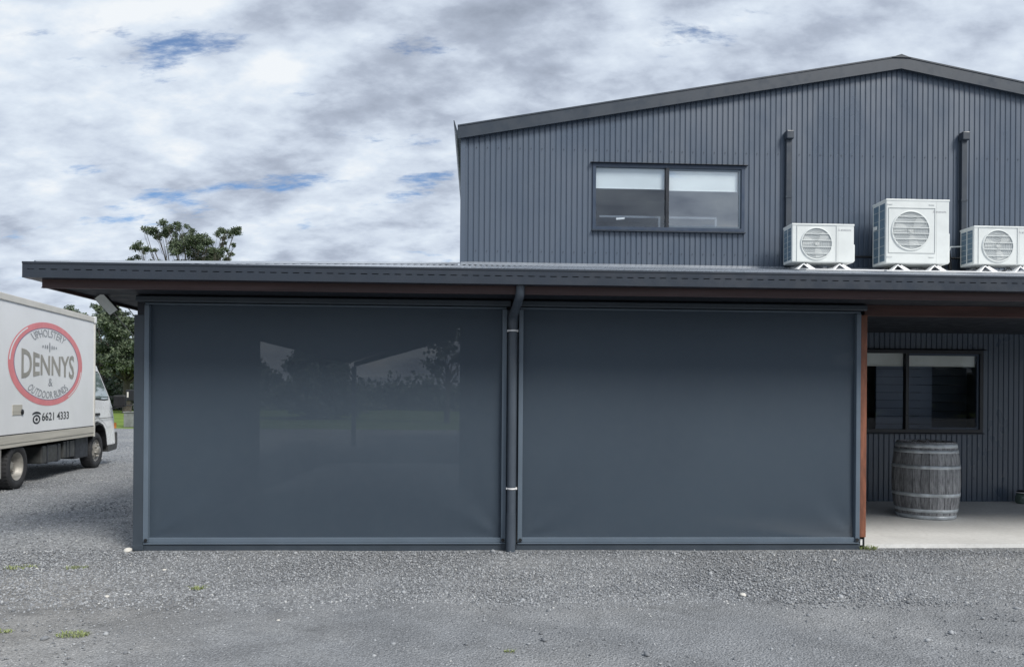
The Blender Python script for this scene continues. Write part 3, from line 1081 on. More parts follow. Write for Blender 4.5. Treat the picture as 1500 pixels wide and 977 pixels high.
# ---------------------------------------------------------------- downpipe
dp = thing('downpipe', 'round grey downpipe between the two screens with white straps', 'downpipe', (.34, -.09, 0))
pts = [(.375, -.70, 2.47), (.375, -.70, 2.425), (.374, -.69, 2.40), (.37, -.64, 2.37), (.347, -.20, 2.285), (.342, -.12, 2.255), (.34, -.09, 2.20), (.34, -.09, 2.16)]
part('offset_elbow', MB().tube(pts, [.039, .039, .039, .040, .042, .044, .045, .045], 20), M['pipe'], dp)
part('pipe', MB().tube([(.34, -.09, 2.17), (.338, -.09, 1.0), (.336, -.09, -.02)], .041, 24), M['pipe'], dp)
part('pipe_sleeve', MB().tube([(.336, -.09, .36), (.336, -.09, -.02)], .0445, 24), M['pipe'], dp)
for zz in (2.122, .602):
    st = MB().lathe([(.0425, -.008), (.0455, -.008), (.0455, .008), (.0425, .008)], 24, (.338, -.09, zz), 'z', True, True)
    st.box((.372, -.1, zz - .008), (.392, -.03, zz + .008)).box((.286, -.1, zz - .008), (.305, -.03, zz + .008))
    part('strap', st, M['strap'], dp)

# ---------------------------------------------------------------- floodlight
fl = thing('flood_light', 'grey flood light panel tilted under the left eave', 'light', (-3.66, .25, 2.40))
def flq(y):
    return y
bx = MB()
c0 = Vector((-3.56, .05, 2.345))
ux = Vector((0.56, 0.35, -0.75)).normalized(); uy = Vector((1.0, 0.1, 0.10)); uy = (uy - ux * uy.dot(ux)).normalized()
uz = ux.cross(uy)
if uz.y > 0: uz = -uz
def fbox(l, w_, d0, d1):
    q = []
    for d in (d0, d1):
        for a, b in ((-l, -w_), (l, -w_), (l, w_), (-l, w_)):
            q.append(c0 + ux * a + uy * b + uz * d)
    return MB().hexa(q)
part('housing', fbox(.108, .052, -.03, .0), M['black'], fl)
part('lens', fbox(.100, .046, .001, .006), M['flood'], fl)
part('bracket', MB().tube([c0 - uz * .03, c0 - uz * .06 + Vector((0, 0, .05)), Vector((-3.60, .12, 2.43))], .012, 8), M['black'], fl)

# roof vent pipe seen on the hip line
rv = MB().lathe([(.03, 2.92), (.03, 3.05), (.055, 3.05), (.055, 3.085), (.0, 3.095)], 14, (-1.72, 1.9, 0))
single('roof_vent', rv, M['black'], 'small black vent cap poking above the low roof line', 'vent')


# ================================================================== AIR CONDITIONERS
def ac_unit(x0, z0, w_, h, d, label, big):
    y0 = 2.6
    t = thing('air_conditioner', label, 'air conditioner', (x0 + w_ / 2, y0 + d / 2, z0), group='white condenser units on the verandah roof')
    x1, z1 = x0 + w_, z0 + h
    body = part('casing', MB().box((x0, y0, z0), (x1, y0 + d, z1), .012), M['acwhite'], t)
    part('top_lid', MB().box((x0 - .004, y0 - .005, z1 - .022), (x1 + .004, y0 + d + .004, z1 + .004), .006), M['acwhite'], t)
    # raised fan panel
    fx, fz, fr_ = (x0 + w_ * .39, z0 + h * .48, h * .405) if not big else (x0 + w_ * .385, z0 + h * .51, h * .295)
    pw = fr_ * 1.16
    pz0, pz1 = fz - pw * 1.02, fz + pw * 1.05
    px0, px1 = max(x0 + .03, fx - pw * 1.12), fx + pw * 1.15
    rim = MB().box((px0, y0 - .008, pz0), (px1, y0 - .0005, pz0 + .006)).box((px0, y0 - .008, pz1 - .006), (px1, y0 - .0005, pz1))
    rim.box((px0, y0 - .008, pz0 + .006), (px0 + .005, y0 - .0005, pz1 - .006)).box((px1 - .005, y0 - .008, pz0 + .006), (px1, y0 - .0005, pz1 - .006))
    part('panel_edge', rim, M['acline'], t)
    ring = MB().lathe([(fr_ * .985, y0 - .001), (fr_ * .985, y0 - .016), (fr_ * 1.05, y0 - .012), (fr_ * 1.07, y0 - .001)], 48, (fx, 0, fz), 'y', cap=False)
    part('fan_surround', ring, M['acwhite'], t)
    back = part('fan_recess', MB().lathe([(.0, y0 - .002), (fr_ * .98, y0 - .002)], 40, (fx, 0, fz), 'y', False), M['acgrey'], t)
    # propeller behind the guard
    fan = MB().lathe([(.0, y0 - .006), (fr_ * .2, y0 - .0055), (fr_ * .2, y0 - .003)], 20, (fx, 0, fz), 'y')
    for k in range(3):
        a = k * 2.094 + .6
        q = []
        for (rr, aa) in ((.2, -.25), (.2, .3), (.55, .55), (.9, .5), (.92, -.1), (.5, -.3)):
            q.append((fx + fr_ * rr * math.cos(a + aa), y0 - .0042, fz + fr_ * rr * math.sin(a + aa)))
        fan.add(q, [tuple(range(6))])
    part('fan', fan, M['acline'], t)
    gd = MB()
    nr = 9 if not big else 12
    for k in range(1, nr):
        r_ = fr_ * k / nr
        gd.lathe([(r_ - .0016, y0 - .012), (r_ + .0016, y0 - .012), (r_ + .0016, y0 - .0095), (r_ - .0016, y0 - .0095)], 36, (fx, 0, fz), 'y', False, True)
    part('fan_guard', gd, M['acline'], t)
    bars = MB()
    nb = 4 if not big else 6
    for k in range(nb):
        zz = fz + fr_ * (-1 + 2 * (k + .85) / (nb + .7))
        hw = math.sqrt(max(0, fr_ ** 2 - (zz - fz) ** 2))
        bars.box((fx - hw, y0 - .019, zz - .0045), (fx + hw, y0 - .0125, zz + .0045))
    part('guard_bar', bars, M['acwhite'], t)
    if big:
        for sx_ in (-1, 1):
            for sz_ in (-1, 1):
                cl = MB().box((fx + sx_ * pw * .98 - .035, y0 - .006, fz + sz_ * pw * 1.2 - .006), (fx + sx_ * pw * .98 + .035, y0 - .0005, fz + sz_ * pw * 1.2 + .006))
                part('panel_clip', cl, M['acline'], t)
    # service panel seam, valve cover
    part('panel_seam', MB().box((px1 + .02, y0 - .0015, z0 + .01), (px1 + .023, y0 + .0, z1 - .03)), M['acline'], t)
    part('valve_cover', MB().box((x1 - .003, y0 + .02, z0 + .02), (x1 + .022, y0 + d * .8, z0 + h * .48), .006), M['acwhite'], t)
    # side: coil behind open frames
    for (a, b) in ((.10, .46), (.54, .90)):
        part('coil_fin', MB().box((x0 - .003, y0 + d * a, z0 + .035), (x0 + .004, y0 + d * b, z1 - .05)), M['fin'], t)
    sg = MB()
    for k in range(1, 7):
        zz = z0 + h * k / 7.2
        sg.box((x0 - .006, y0 + d * .09, zz), (x0 - .0035, y0 + d * .91, zz + .004))
    part('side_guard', sg, M['acline'], t)
    if big:
        part('carry_handle', MB().box((x0 - .02, y0 + d * .6, z0 + h * .57), (x0 - .0065, y0 + d * .86, z0 + h * .63), .004), M['acwhite'], t)
    # maker's mark: three little diamonds and the maker's words
    bx_, bz_ = x1 - w_ * .245, z1 - h * (.155 if not big else .19)
    pr = MB()
    s_ = .012 if not big else .013
    for ang in (90, 210, 330):
        a = R(ang)
        d1 = Vector((math.cos(a - .52), math.sin(a - .52))); d2 = Vector((math.cos(a + .52), math.sin(a + .52)))
        q = [Vector((0, 0)), d1 * s_, (d1 + d2) * s_, d2 * s_]
        pr.add([(bx_ + p.x, y0 - .0018, bz_ + p.y) for p in q], [(0, 1, 2, 3)])
    part('emblem', pr, M['acprint'], t)
    co, fs = text_mesh('MITSUBISHI ELECTRIC', w_ * .165, .022, bold=.02)
    tm = MB()
    add_text(tm, co, fs, lambda a, b: (bx_ + .028 + w_ * .0825 + a, y0 - .0018, bz_ + b))
    part('lettering', tm, M['acprint'], t)
    # bent feet on sloping rails
    for fxp in (x0 + w_ * .22, x0 + w_ * .80):
        yA, yB = y0 - .16, y0 + d + .12
        rl = MB().hexa([(fxp - .035, yA, roof_z(yA) + .018), (fxp + .055, yA, roof_z(yA) + .018), (fxp + .055, yB, roof_z(yB) + .018), (fxp - .035, yB, roof_z(yB) + .018),
                        (fxp - .035, yA, roof_z(yA) + .034), (fxp + .055, yA, roof_z(yA) + .034), (fxp + .055, yB, roof_z(yB) + .034), (fxp - .035, yB, roof_z(yB) + .034)])
        rail_o = part('mount_rail', rl, M['foot'], t)
        for yy in (y0 + .035, y0 + d - .035):
            zb = roof_z(yy) + .03
            zt = z0 + .0
            b1 = MB()
            # two sloping legs that meet below the casing
            b1.hexa([(fxp + .03, yy - .11, zb - .02), (fxp + .115, yy - .11, zb - .02), (fxp + .115, yy - .085, zb - .015), (fxp + .03, yy - .085, zb - .015),
                     (fxp - .03, yy - .03, zt - .025), (fxp + .032, yy - .03, zt - .025), (fxp + .032, yy + .02, zt - .002), (fxp - .03, yy + .02, zt - .002)])
            b1.hexa([(fxp - .13, yy - .06, zb - .012), (fxp - .10, yy - .06, zb - .012), (fxp - .10, yy + .03, zb), (fxp - .13, yy + .03, zb),
                     (fxp - .032, yy - .03, zt - .022), (fxp - .01, yy - .03, zt - .012), (fxp - .01, yy + .03, zt - .002), (fxp - .032, yy + .03, zt - .014)])
            part('foot', b1, M['foot'], rail_o)
            part('foot_bolt', MB().lathe([(.011, yy - .036), (.011, yy - .029)], 8, (fxp + .005, 0, zt - .026), 'y', False), M['black'], rail_o)
    return t


ac_unit(4.19, 3.312, .845, .51, .30, 'smaller white air conditioner on the left, beside the thinner wall duct', False)
ac_unit(5.475, 3.314, .87, .86, .36, 'tallest white air conditioner, in the middle of the three', True)
ac_unit(6.69, 3.318, .845, .515, .30, 'white air conditioner cut by the right edge of the photo', False)

# pale boards lying on the roof under the units
for x0_, x1_, dy, lab in ((4.28, 5.32, 0, 'pale board on the roof under the left air conditioner'),
                          (5.33, 6.50, -.05, 'pale board on the roof under the tall air conditioner'),
                          (6.52, 7.95, -.02, 'pale board on the roof under the rightmost air conditioner')):
    ya, yb = 2.36 + dy, 2.95
    q = [(x, y, roof_z(y) + dz) for dz in (.0225, .036) for (x, y) in ((x0_, ya), (x1_, ya), (x1_, yb), (x0_, yb))]
    single('roof_board', MB().hexa(q), M['foot'], lab, 'board', 'pale boards under the air conditioners')

# ducts on the upper wall
for (xc, zt, lab) in ((4.352, 5.225, 'dark capped duct running down the wall behind the small left air conditioner'),
                      (6.885, 5.265, 'dark capped duct running down the wall right of the tall air conditioner')):
    t = thing('wall_duct', lab, 'duct', (xc, WY - .06, 3.3), group='capped ducts on the upper wall')
    part('duct', MB().box((xc - .038, WY - .085, 3.33), (xc + .038, WY - .017, zt - .06), .004), M['flash'], t)
    part('duct_cap', MB().box((xc - .052, WY - .13, zt - .105), (xc + .052, WY - .017, zt + .01), .012), M['flash'], t)
    part('duct_clip', MB().box((xc - .045, WY - .09, 4.3), (xc + .045, WY - .016, 4.325)), M['flash'], t)
# refrigerant pipe runs, isolator
pp = MB().tube([(4.9, WY - .07, 3.49), (6.95, WY - .07, 3.49)], .016, 8)
single('insulated_pipe', pp, M['black'], 'black insulated pipe running level along the wall behind the air conditioners', 'pipe')
for px_, zt_, lab_ in ((6.50, 3.60, 'black insulated pipe rising from the roof just right of the tall air conditioner'), (6.60, 3.56, 'second black insulated pipe rising from the roof, nearest the rightmost air conditioner'),
                       (4.98, 3.66, 'black insulated pipe rising from the roof behind the right end of the left air conditioner')):
    pq = MB().tube([(px_, 2.97, roof_z(2.97)), (px_, 3.0, zt_ - .08), (px_ + .015, 3.04, zt_ - .02), (px_ + .04, WY - .02, zt_)], .024, 8)
    single('insulated_pipe', pq, M['black'], lab_, 'pipe', 'black insulated pipes behind the air conditioners')
iso = thing('isolator_switch', 'small white isolator box at the right of the tall air conditioner', 'switch', (6.44, 2.95, 3.65))
part('box', MB().box((6.375, 2.86, 3.70), (6.465, 2.95, 3.79), .006), M['acwhite'], iso)
part('lever', MB().tube([(6.47, 2.87, 3.77), (6.50, 2.87, 3.772), (6.485, 2.87, 3.745), (6.50, 2.87, 3.718), (6.47, 2.87, 3.715)], .007, 8), M['acwhite'], iso)
part('conduit', MB().tube([(6.41, 2.9, 3.70), (6.41, 2.9, 3.32)], .013, 8).tube([(6.36, 2.88, 3.535), (6.50, 2.88, 3.535), (6.53, 2.88, 3.56), (6.54, 2.88, 3.60), (6.72, 2.86, 3.605)], .009, 8), M['acwhite'], iso)


# ================================================================== PORCH
def barrel():
    cx, cy = 5.595, 1.85
    t = thing('wine_barrel', 'weathered grey oak barrel with steel hoops on the porch floor', 'barrel', (cx, cy, .036))
    H, Rb, Re = .935, .383, .33

    def rad(z):
        u = (z / H) * 2 - 1
        return Rb - (Rb - Re) * (abs(u) ** 2.1)
    n = 26
    mb = MB()
    zs = [H * k / 14 for k in range(15)]
    da = math.pi / n * .985
    vs = []
    for z in zs:
        r_ = rad(z)
        for a in (-da, -da * .9, 0, da * .9, da):
            rr = r_ - (.006 if abs(a) > da * .95 else 0)
            vs.append((rr * math.cos(a), rr * math.sin(a), z))
    nn = 5
    fs = [(j * nn + i, j * nn + i + 1, (j + 1) * nn + i + 1, (j + 1) * nn + i) for j in range(14) for i in range(4)]
    mb.add(vs, fs, False)
    # top end and inner lip
    r_ = rad(H)
    mb.add([(r_ * math.cos(-da), r_ * math.sin(-da), H), (r_ * math.cos(da), r_ * math.sin(da), H), ((r_ - .028) * math.cos(da), (r_ - .028) * math.sin(da), H),
            ((r_ - .028) * math.cos(-da), (r_ - .028) * math.sin(-da), H), ((r_ - .028) * math.cos(da), (r_ - .028) * math.sin(da), H - .05), ((r_ - .028) * math.cos(-da), (r_ - .028) * math.sin(-da), H - .05)],
           [(0, 1, 2, 3), (3, 2, 4, 5)])
    me = mb.mesh('stave')
    for k in range(n):
        o = link('stave', me, M['oak'], t, False)
        o.rotation_euler = (0, 0, 2 * math.pi * k / n + .05)
        o.location = (0, 0, 0)
    part('head', MB().lathe([(0, H - .042), (Re - .02, H - .042)], 32, (0, 0, 0), 'z', False), M['oak'], t, None, False)
    for (za, zb) in ((.004, .048), (.085, .125), (.275, .318), (.612, .655), (.80, .84), (.865, .915)):
        pr = []
        for z in (za, (za + zb) / 2, zb):
            pr.append((rad(z) + .0045, z))
        pr += [(rad(zb) - .002, zb), (rad(za) - .002, za)]
        part('hoop', MB().lathe(pr, 48, (0, 0, 0), 'z', True, True), M['galv'], t, None, False)
    # a twist of vine lying on the head
    return t


barrel()
vs_ = MB()
random.seed(3)
for k in range(7):
    a = random.uniform(0, 6.28); r_ = random.uniform(.05, .26)
    x, y = 5.58 + r_ * math.cos(a) * .8, 1.90 + r_ * math.sin(a) * .7
    y -= .08; vs_.tube([(x - .05, y, .935), (x, y + .02, .95 + random.random() * .05), (x + .06, y - .01, .935)], .006, 5)
single('dry_twigs', vs_, M['bark'], 'few dry twigs lying on top of the barrel', 'twigs')

lt = thing('glass_lantern', 'small dark lidded glass lantern on the porch floor at the right edge', 'lantern', (7.665, 2.98, .036))
part('jar', MB().lathe([(0, 0), (.065, 0), (.083, .02), (.086, .09), (.07, .13), (.06, .14)], 24), M['jar'], lt, None, False)
part('lid', MB().lathe([(.066, .14), (.07, .145), (.07, .17), (.045, .185), (0, .19)], 24), M['black'], lt, None, False)
part('lid_clasp', MB().lathe([(.071, .15), (.0735, .15), (.0735, .162), (.071, .162)], 24, (0, 0, 0), 'z', True, True), M['strap'], lt, None, False)
part('candle', MB().lathe([(.03, .012), (.03, .08), (0, .08)], 16), M['strap'], lt, None, False)


# ================================================================== TRUCK
def truck():
    T = thing('box_truck', 'white box truck with red oval sign on its side, parked left', 'truck', (-7.04, 4.70, 0), R(7.0))
    P = lambda name, mb, mat, par=T, label=None: part(name, mb, mat, par, label, False)
    W = 2.0
    # cargo box: local x = 0 is the visible side, +y is forward
    Y0, Y1, Z0, Z1 = -2.3, 3.10, .84, 2.93
    M['trim'] = pm('truck_trim', (0.60, 0.59, 0.55), 0.45, 0, 0.08, 2.0)
    box = P('cargo_box', MB().box((-W, Y0, Z0), (0, Y1, Z1), .01), M['truckwhite'])
    P('top_rail', MB().box((-.07, Y0 - .01, Z1 - .085), (.018, Y1 + .02, Z1 + .02), .01).box((-W - .015, Y1 - .05, Z1 - .06), (-.071, Y1 + .02, Z1 + .02), .01), M['trim'], box)
    P('corner_post', MB().box((-.045, Y1 - .035, Z0 - .2), (.014, Y1 + .022, Z1 - .087), .006), M['trim'], box)
    P('corner_cap', MB().box((-.06, Y1 - .06, Z1 - .10), (.028, Y1 + .035, Z1 + .032), .012), M['cabwhite'], box)
    P('side_rail', MB().box((-.06, Y0, .715), (.012, Y1 - .037, .838), .006).box((-.04, Y0, .655), (.004, Y1 - .037, .7145), .004), M['rail'], box)
    P('side_seam', MB().box((0, Y0, .842), (.006, Y1 - .037, .856)), M['chassis'], box)
    # latch
    lp = P('latch_plate', MB().box((.0005, -.26, 1.14), (.008, .06, 1.30), .003), M['rail'], box)
    P('latch', MB().lathe([(0, .024), (.04, .02), (.045, .0085)], 16, (0, .05, 1.185), 'x'), M['black'], lp)
    # ---- sign: oval ring with lettering
    cy, cz, ra, rb = 1.03, 1.96, 1.44, .69

    def ring(r0, r1, x, a0=0, a1=360, n=72):
        mb = MB()
        vs = []
        m = n + 1
        for k in range(m):
            a = R(a0 + (a1 - a0) * k / n)
            for q in (r0, r1):
                vs.append((x, cy + (ra - (1 - q) * .9) * math.cos(a), cz + (rb - (1 - q) * .45) * math.sin(a)))
        return mb.add(vs, [(2 * k, 2 * k + 1, 2 * k + 3, 2 * k + 2) for k in range(n)])
    sign = P('sign_ring', ring(.80, 1.0, .003), M['red'], box)
    P('ring_line', ring(.775, .80, .0032), M['logoin'], box)
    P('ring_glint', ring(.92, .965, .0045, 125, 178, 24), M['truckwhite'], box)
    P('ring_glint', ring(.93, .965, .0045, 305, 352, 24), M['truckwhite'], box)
    # DENNYS, each letter tall, ends taller
    words = MB()
    co, fs = text_mesh('DENNYS', 2.06, 1.0, bold=.018)

    def den(a, b):
        u = a / 1.03
        top = .165 + .055 * u * u + (.02 if u < -.6 else 0)
        return (.004, cy + .03 + a, cz - .02 + b * 2 * top)
    add_text(words, co, fs, den)
    P('lettering', words, M['tan'], box)
    up = MB()
    co, fs = text_mesh('UPHOLSTERY', 1.45, .125, bold=.004)

    def arc(a, b, s_=1):
        th = a / (ra * .80)
        rr = .74 + b / rb * 1.0 * s_
        return (.004, cy + ra * rr * math.sin(th) * 1.0, cz + s_ * rb * rr * math.cos(th))
    add_text(up, co, fs, lambda a, b: arc(a, b, 1))
    co, fs = text_mesh('OUTDOOR BLINDS', 1.75, .12, bold=.004)
    add_text(up, co, fs, lambda a, b: (lambda th, rr: (.004, cy + ra * rr * math.sin(th), cz - rb * rr * math.cos(th)))(a / (ra * .80), .74 - b / rb))
    co, fs = text_mesh('&', .16, .13, bold=.0)
    add_text(up, co, fs, lambda a, b: (.004, cy + .06 + a, cz - .30 + b))
    # small flourish above the name
    for k, (dx, hh) in enumerate(((-.26, .03), (-.17, .045), (-.09, .05), (0, .12), (.09, .05), (.17, .045), (.26, .03))):
        q = [(.004, cy + .02 + dx + math.cos(a) * .028, cz + .285 + math.sin(a) * hh * .75) for a in np.linspace(0, 6.283, 9)[:-1]]
        up.add(q, [tuple(range(8))])
    P('small_lettering', up, M['ink'], box)['kind'] = 'stuff'
    ph = MB()
    co, fs = text_mesh('6621 4333', 1.10, .135, bold=.012)
    add_text(ph, co, fs, lambda a, b: (.004, 1.32 + a, 1.09 + b))
    # telephone mark
    def ell(cy_, cz_, a_, b_, n=16, t0=0, t1=360):
        return [(.004, cy_ + a_ * math.cos(R(t)), cz_ + b_ * math.sin(R(t))) for t in np.linspace(t0, t1, n)]
    o_, i_ = ell(.57, 1.055, .14, .075, 20, 0, 359), ell(.57, 1.055, .095, .05, 20, 0, 359)
    ph.add(o_ + i_, [(k, (k + 1) % 20, 20 + (k + 1) % 20, 20 + k) for k in range(20)])
    ph.add(ell(.57, 1.055, .045, .025, 12, 0, 330), [tuple(range(12))])
    o_, i_ = ell(.57, 1.12, .17, .06, 12, 20, 160), ell(.57, 1.115, .15, .03, 12, 20, 160)
    ph.add(o_ + i_, [(k, k + 1, 12 + k + 1, 12 + k) for k in range(11)])
    P('phone_number', ph, M['inkblack'], box)

    # ---- cab
    xs0, xs1 = -.06, -1.86
    prof = [(3.17, .62), (3.17, 2.03), (3.24, 2.08), (3.50, 2.085), (3.66, 2.03), (3.78, 1.90), (4.34, 1.34), (4.46, 1.18), (4.52, .95), (4.53, .42), (4.48, .40),
            (3.98, .40), (3.955, .62), (3.88, .76), (3.75, .86), (3.55, .90), (3.36, .88), (3.22, .78)]
    cab = MB()
    n = len(prof)
    # slightly barrelled sides: inset the upper part
    def sx(z, s_):
        k = (z - .4) * .055
        return (xs0 - k) if s_ > 0 else (xs1 + k)
    A = [(sx(z, 1), y, z) for y, z in prof]; B = [(sx(z, -1), y, z) for y, z in prof]
    cab.add(A + B, [tuple(range(n)), tuple(range(2 * n - 1, n - 1, -1))] + [(i, (i + 1) % n, n + (i + 1) % n, n + i) for i in range(n)])
    me = cab.mesh('cab')
    bm = bmesh.new(); bm.from_mesh(me)
    bmesh.ops.bevel(bm, geom=[e for e in bm.edges if len(e.link_faces) == 2 and e.calc_face_angle(0) > .9 and e.verts[0].co.z > .5 or (len(e.link_faces) == 2 and e.calc_face_angle(0) > 1.3)],
                    offset=.035, segments=3, profile=.6, affect='EDGES')
    bmesh.ops.recalc_face_normals(bm, faces=bm.faces)
    bm.to_mesh(me); bm.free()
    cabo = link('cab', me, M['cabwhite'], T, False)

    def on(y, z, d=.004):
        return (sx(z, 1) + d, y, z)

    def plate(poly, d0, d1):
        n_ = len(poly)
        a = [on(y, z, d0) for y, z in poly]; b = [on(y, z, d1) for y, z in poly]
        return MB().add(a + b, [tuple(range(n_))[::-1], tuple(range(n_, 2 * n_))] + [(i, (i + 1) % n_, n_ + (i + 1) % n_, n_ + i) for i in range(n_)])
    win_o = [(3.27, 1.36), (3.27, 1.88), (3.33, 1.92), (3.66, 1.915), (3.74, 1.87), (4.20, 1.40), (4.20, 1.34), (3.95, 1.33)]
    cw = (sum(p[0] for p in win_o) / 8, sum(p[1] for p in win_o) / 8)
    win_i = [(cw[0] + (y - cw[0]) * .93, cw[1] + (z - cw[1]) * .91) for y, z in win_o]
    dr = P('door', plate([(3.21, .93), (3.21, 1.99), (3.64, 1.985), (3.80, 1.85), (4.32, 1.33), (4.36, 1.1), (4.30, .80), (4.06, .77), (3.98, .84), (3.7, .96), (3.5, .985)], .0, .006), M['cabwhite'], cabo)
    P('door_window', plate(win_o, .003, .008), M['black'], cabo)
    P('door_glass', plate(win_i, .0085, .010), M['carglass'], cabo)
    P('door_handle', MB().box((sx(1.06, 1) + .006, 3.40, 1.035), (sx(1.06, 1) + .035, 3.62, 1.085), .008), M['black'], cabo)
    P('door_crease', MB().box((xs0 + .003, 3.24, .972), (xs0 + .0085, 4.33, .984)), M['tank'], cabo)
    P('roof_lamp', MB().box((-.30, 3.60, 2.065), (-.18, 3.70, 2.10), .008), M['black'], cabo)
    P('windscreen', MB().add([(-.12, 3.83, 1.86), (-.12, 4.31, 1.38), (-1.8, 4.31, 1.38), (-1.8, 3.83, 1.86), (-.12, 3.835, 1.868), (-.12, 4.315, 1.388), (-1.8, 4.315, 1.388), (-1.8, 3.835, 1.868)],
                             [(0, 1, 2, 3), (4, 5, 6, 7), (0, 1, 5, 4), (2, 3, 7, 6), (1, 2, 6, 5), (3, 0, 4, 7)]), M['black'], cabo)
    P('bumper', MB().prism([(4.05, .28), (4.05, .41), (4.50, .42), (4.515, .66), (4.58, .66), (4.60, .45), (4.55, .30)], 'x', xs0 + .012, xs1 - .012), M['tank'], cabo)
    P('headlight', MB().box((-.42, 4.50, .72), (-.10, 4.545, .88), .01), M['flood'], cabo)
    P('indicator', MB().box((-.115, 4.505, .74), (-.052, 4.55, .86), .006), M['orange'], cabo)
    P('wheel_arch', MB().prism([(3.185, .60), (3.185, .76), (3.34, .87), (3.55, .895), (3.75, .85), (3.88, .75), (3.95, .61), (4.0, .40), (3.97, .40), (3.92, .60), (3.85, .72), (3.73, .82), (3.55, .86), (3.36, .84), (3.22, .74), (3.22, .60)], 'x', -.5, -.052), M['black'], cabo)
    P('arch_liner', MB().box((-1.7, 3.2, .5), (-.55, 3.95, .86)), M['chassis'], cabo)
    mi = P('mirror', MB().box((.02, 4.10, 1.20), (.26, 4.19, 1.44), .03), M['black'], cabo)
    P('mirror_arm', MB().tube([(-.10, 4.28, 1.40), (.06, 4.2, 1.42)], .014, 6).tube([(-.08, 4.35, 1.16), (.2, 4.17, 1.21)], .014, 6), M['black'], mi)
    P('mirror_rod', MB().tube([(-.07, 4.30, 1.24), (.12, 4.55, 1.22), (.30, 4.72, 1.23), (.46, 4.70, 1.26)], .013, 6), M['black'], mi)

    # ---- chassis
    ch = P('chassis', MB().box((-1.35, -2.2, .50), (-1.2, 4.3, .66)).box((-.75, -2.2, .50), (-.62, 4.3, .66)).box((-1.8, -2.25, .662), (-.1, 3.05, .712))
           .box((-1.8, 2.3, .45), (-.3, 3.15, .66)), M['chassis'])
    P('fuel_tank', MB().box((-.52, .95, .30), (-.06, 1.72, .60), .03), M['tank'], ch)
    P('tank_strap', MB().box((-.525, 1.12, .292), (-.052, 1.15, .607)).box((-.525, 1.55, .292), (-.052, 1.58, .607)), M['chassis'], ch)
    P('battery_box', MB().box((-.50, 1.84, .32), (-.07, 2.35, .62), .015), M['tank'], ch)
    P('battery_rib', MB().box((-.075, 1.96, .325), (-.062, 1.98, .615)).box((-.075, 2.10, .325), (-.062, 2.13, .615)), M['chassis'], ch)
    P('exhaust', MB().tube([(-.72, .5, .27), (-.72, 2.6, .27)], .05, 10).box((-.85, 2.2, .2), (-.6, 2.75, .32), .02), M['rim'], ch)
    P('under_guard', MB().box((-.55, 2.42, .26), (-.09, 3.06, .655), .02), M['chassis'], ch)
    P('axle', MB().tube([(-1.75, 0, .34), (-.15, 0, .34)], .06, 10).tube([(-1.75, 3.45, .34), (-.15, 3.45, .34)], .05, 10), M['chassis'], ch)
    mf = P('mud_flap', MB().hexa([(-.50, -.62, .20), (-.02, -.62, .20), (-.02, -.60, .20), (-.50, -.60, .20), (-.50, -.60, .655), (-.02, -.60, .655), (-.02, -.58, .655), (-.5, -.58, .655)]), M['tank'], ch)
    P('flap_edge', MB().box((-.021, -.63, .22), (-.006, -.575, .65)), M['rim'], mf)

    def wheel(x, y, front, name='wheel'):
        r_ = .35
        ty = MB().lathe([(.20, x - .20), (.33, x - .205), (.35, x - .18), (.352, x - .10), (.35, x - .025), (.335, x), (.27, x + .004), (.215, x - .012)], 36, (0, y, r_), 'x', True, True)
        tr = MB()
        for k in range(36):
            a = 2 * math.pi * k / 36
            for xx in (x - .17, x - .07):
                c_, s_ = math.cos(a), math.sin(a)
                def q(r__, t): return (y + r__ * c_ - t * s_, r_ + r__ * s_ + t * c_)
                pts_ = [q(.345, -.011), q(.345, .011), q(.3535, .011), q(.3535, -.011)]
                tr.prism(pts_, 'x', xx, xx + .06)
        w_ = P(name, ty, M['tyre'], T)
        o_ = P('tread', tr, M['tyre'], w_); o_['kind'] = 'stuff'
        if front:
            rm = MB().lathe([(.218, x - .012), (.205, x - .03), (.175, x - .055), (.13, x - .01), (.085, x + .0), (.075, x + .05), (.05, x + .062), (0, x + .064)], 28, (0, y, r_), 'x', cap=False)
        else:
            rm = MB().lathe([(.218, x - .008), (.207, x - .015), (.195, x - .10), (.15, x - .135), (.085, x - .13), (.08, x - .09), (.03, x - .075), (0, x - .075)], 28, (0, y, r_), 'x', cap=False)
        P('rim', rm, M['rim'], w_)
        nt_ = MB()
        for k in range(6):
            a = 2 * math.pi * k / 6 + .3
            rr = .108
            xx = x + (-.008 if front else -.135)
            nt_.lathe([(.017, xx), (.017, xx + .035), (.008, xx + .045)], 8, (0, y + rr * math.cos(a), r_ + rr * math.sin(a)), 'x')
        P('wheel_nut', nt_, M['rim'], w_)
        hl = MB()
        for k in range(6):
            a = 2 * math.pi * k / 6 + .82
            hl.lathe([(0, x + (-.024 if front else -.128)), (.022, x + (-.024 if front else -.128))], 10, (0, y + .152 * math.cos(a), r_ + .152 * math.sin(a)), 'x', False)
        P('rim_hole', hl, M['black'], w_)
    wheel(-.03, 0, False)
    wheel(-1.72, 0, False)
    wheel(-.07, 3.45, True)
    wheel(-1.65, 3.45, True)
    ow = MB().lathe([(.20, -.46), (.34, -.46), (.352, -.42), (.352, -.30), (.34, -.26), (.2, -.26)], 32, (0, 0, .35), 'x', True, True)
    P('wheel', ow, M['tyre'])
    return T


def mat_carglass():
    m, t, b = newmat('cab_glass')
    b.inputs['Base Color'].default_value = (0.22, 0.29, 0.29, 1)
    b.inputs['Roughness'].default_value = 0.03
    b.inputs['Specular IOR Level'].default_value = 1.0
    b.inputs['Coat Weight'].default_value = 1.0
    b.inputs['Coat IOR'].default_value = 2.2
    return m


M['carglass'] = mat_carglass()
truck()


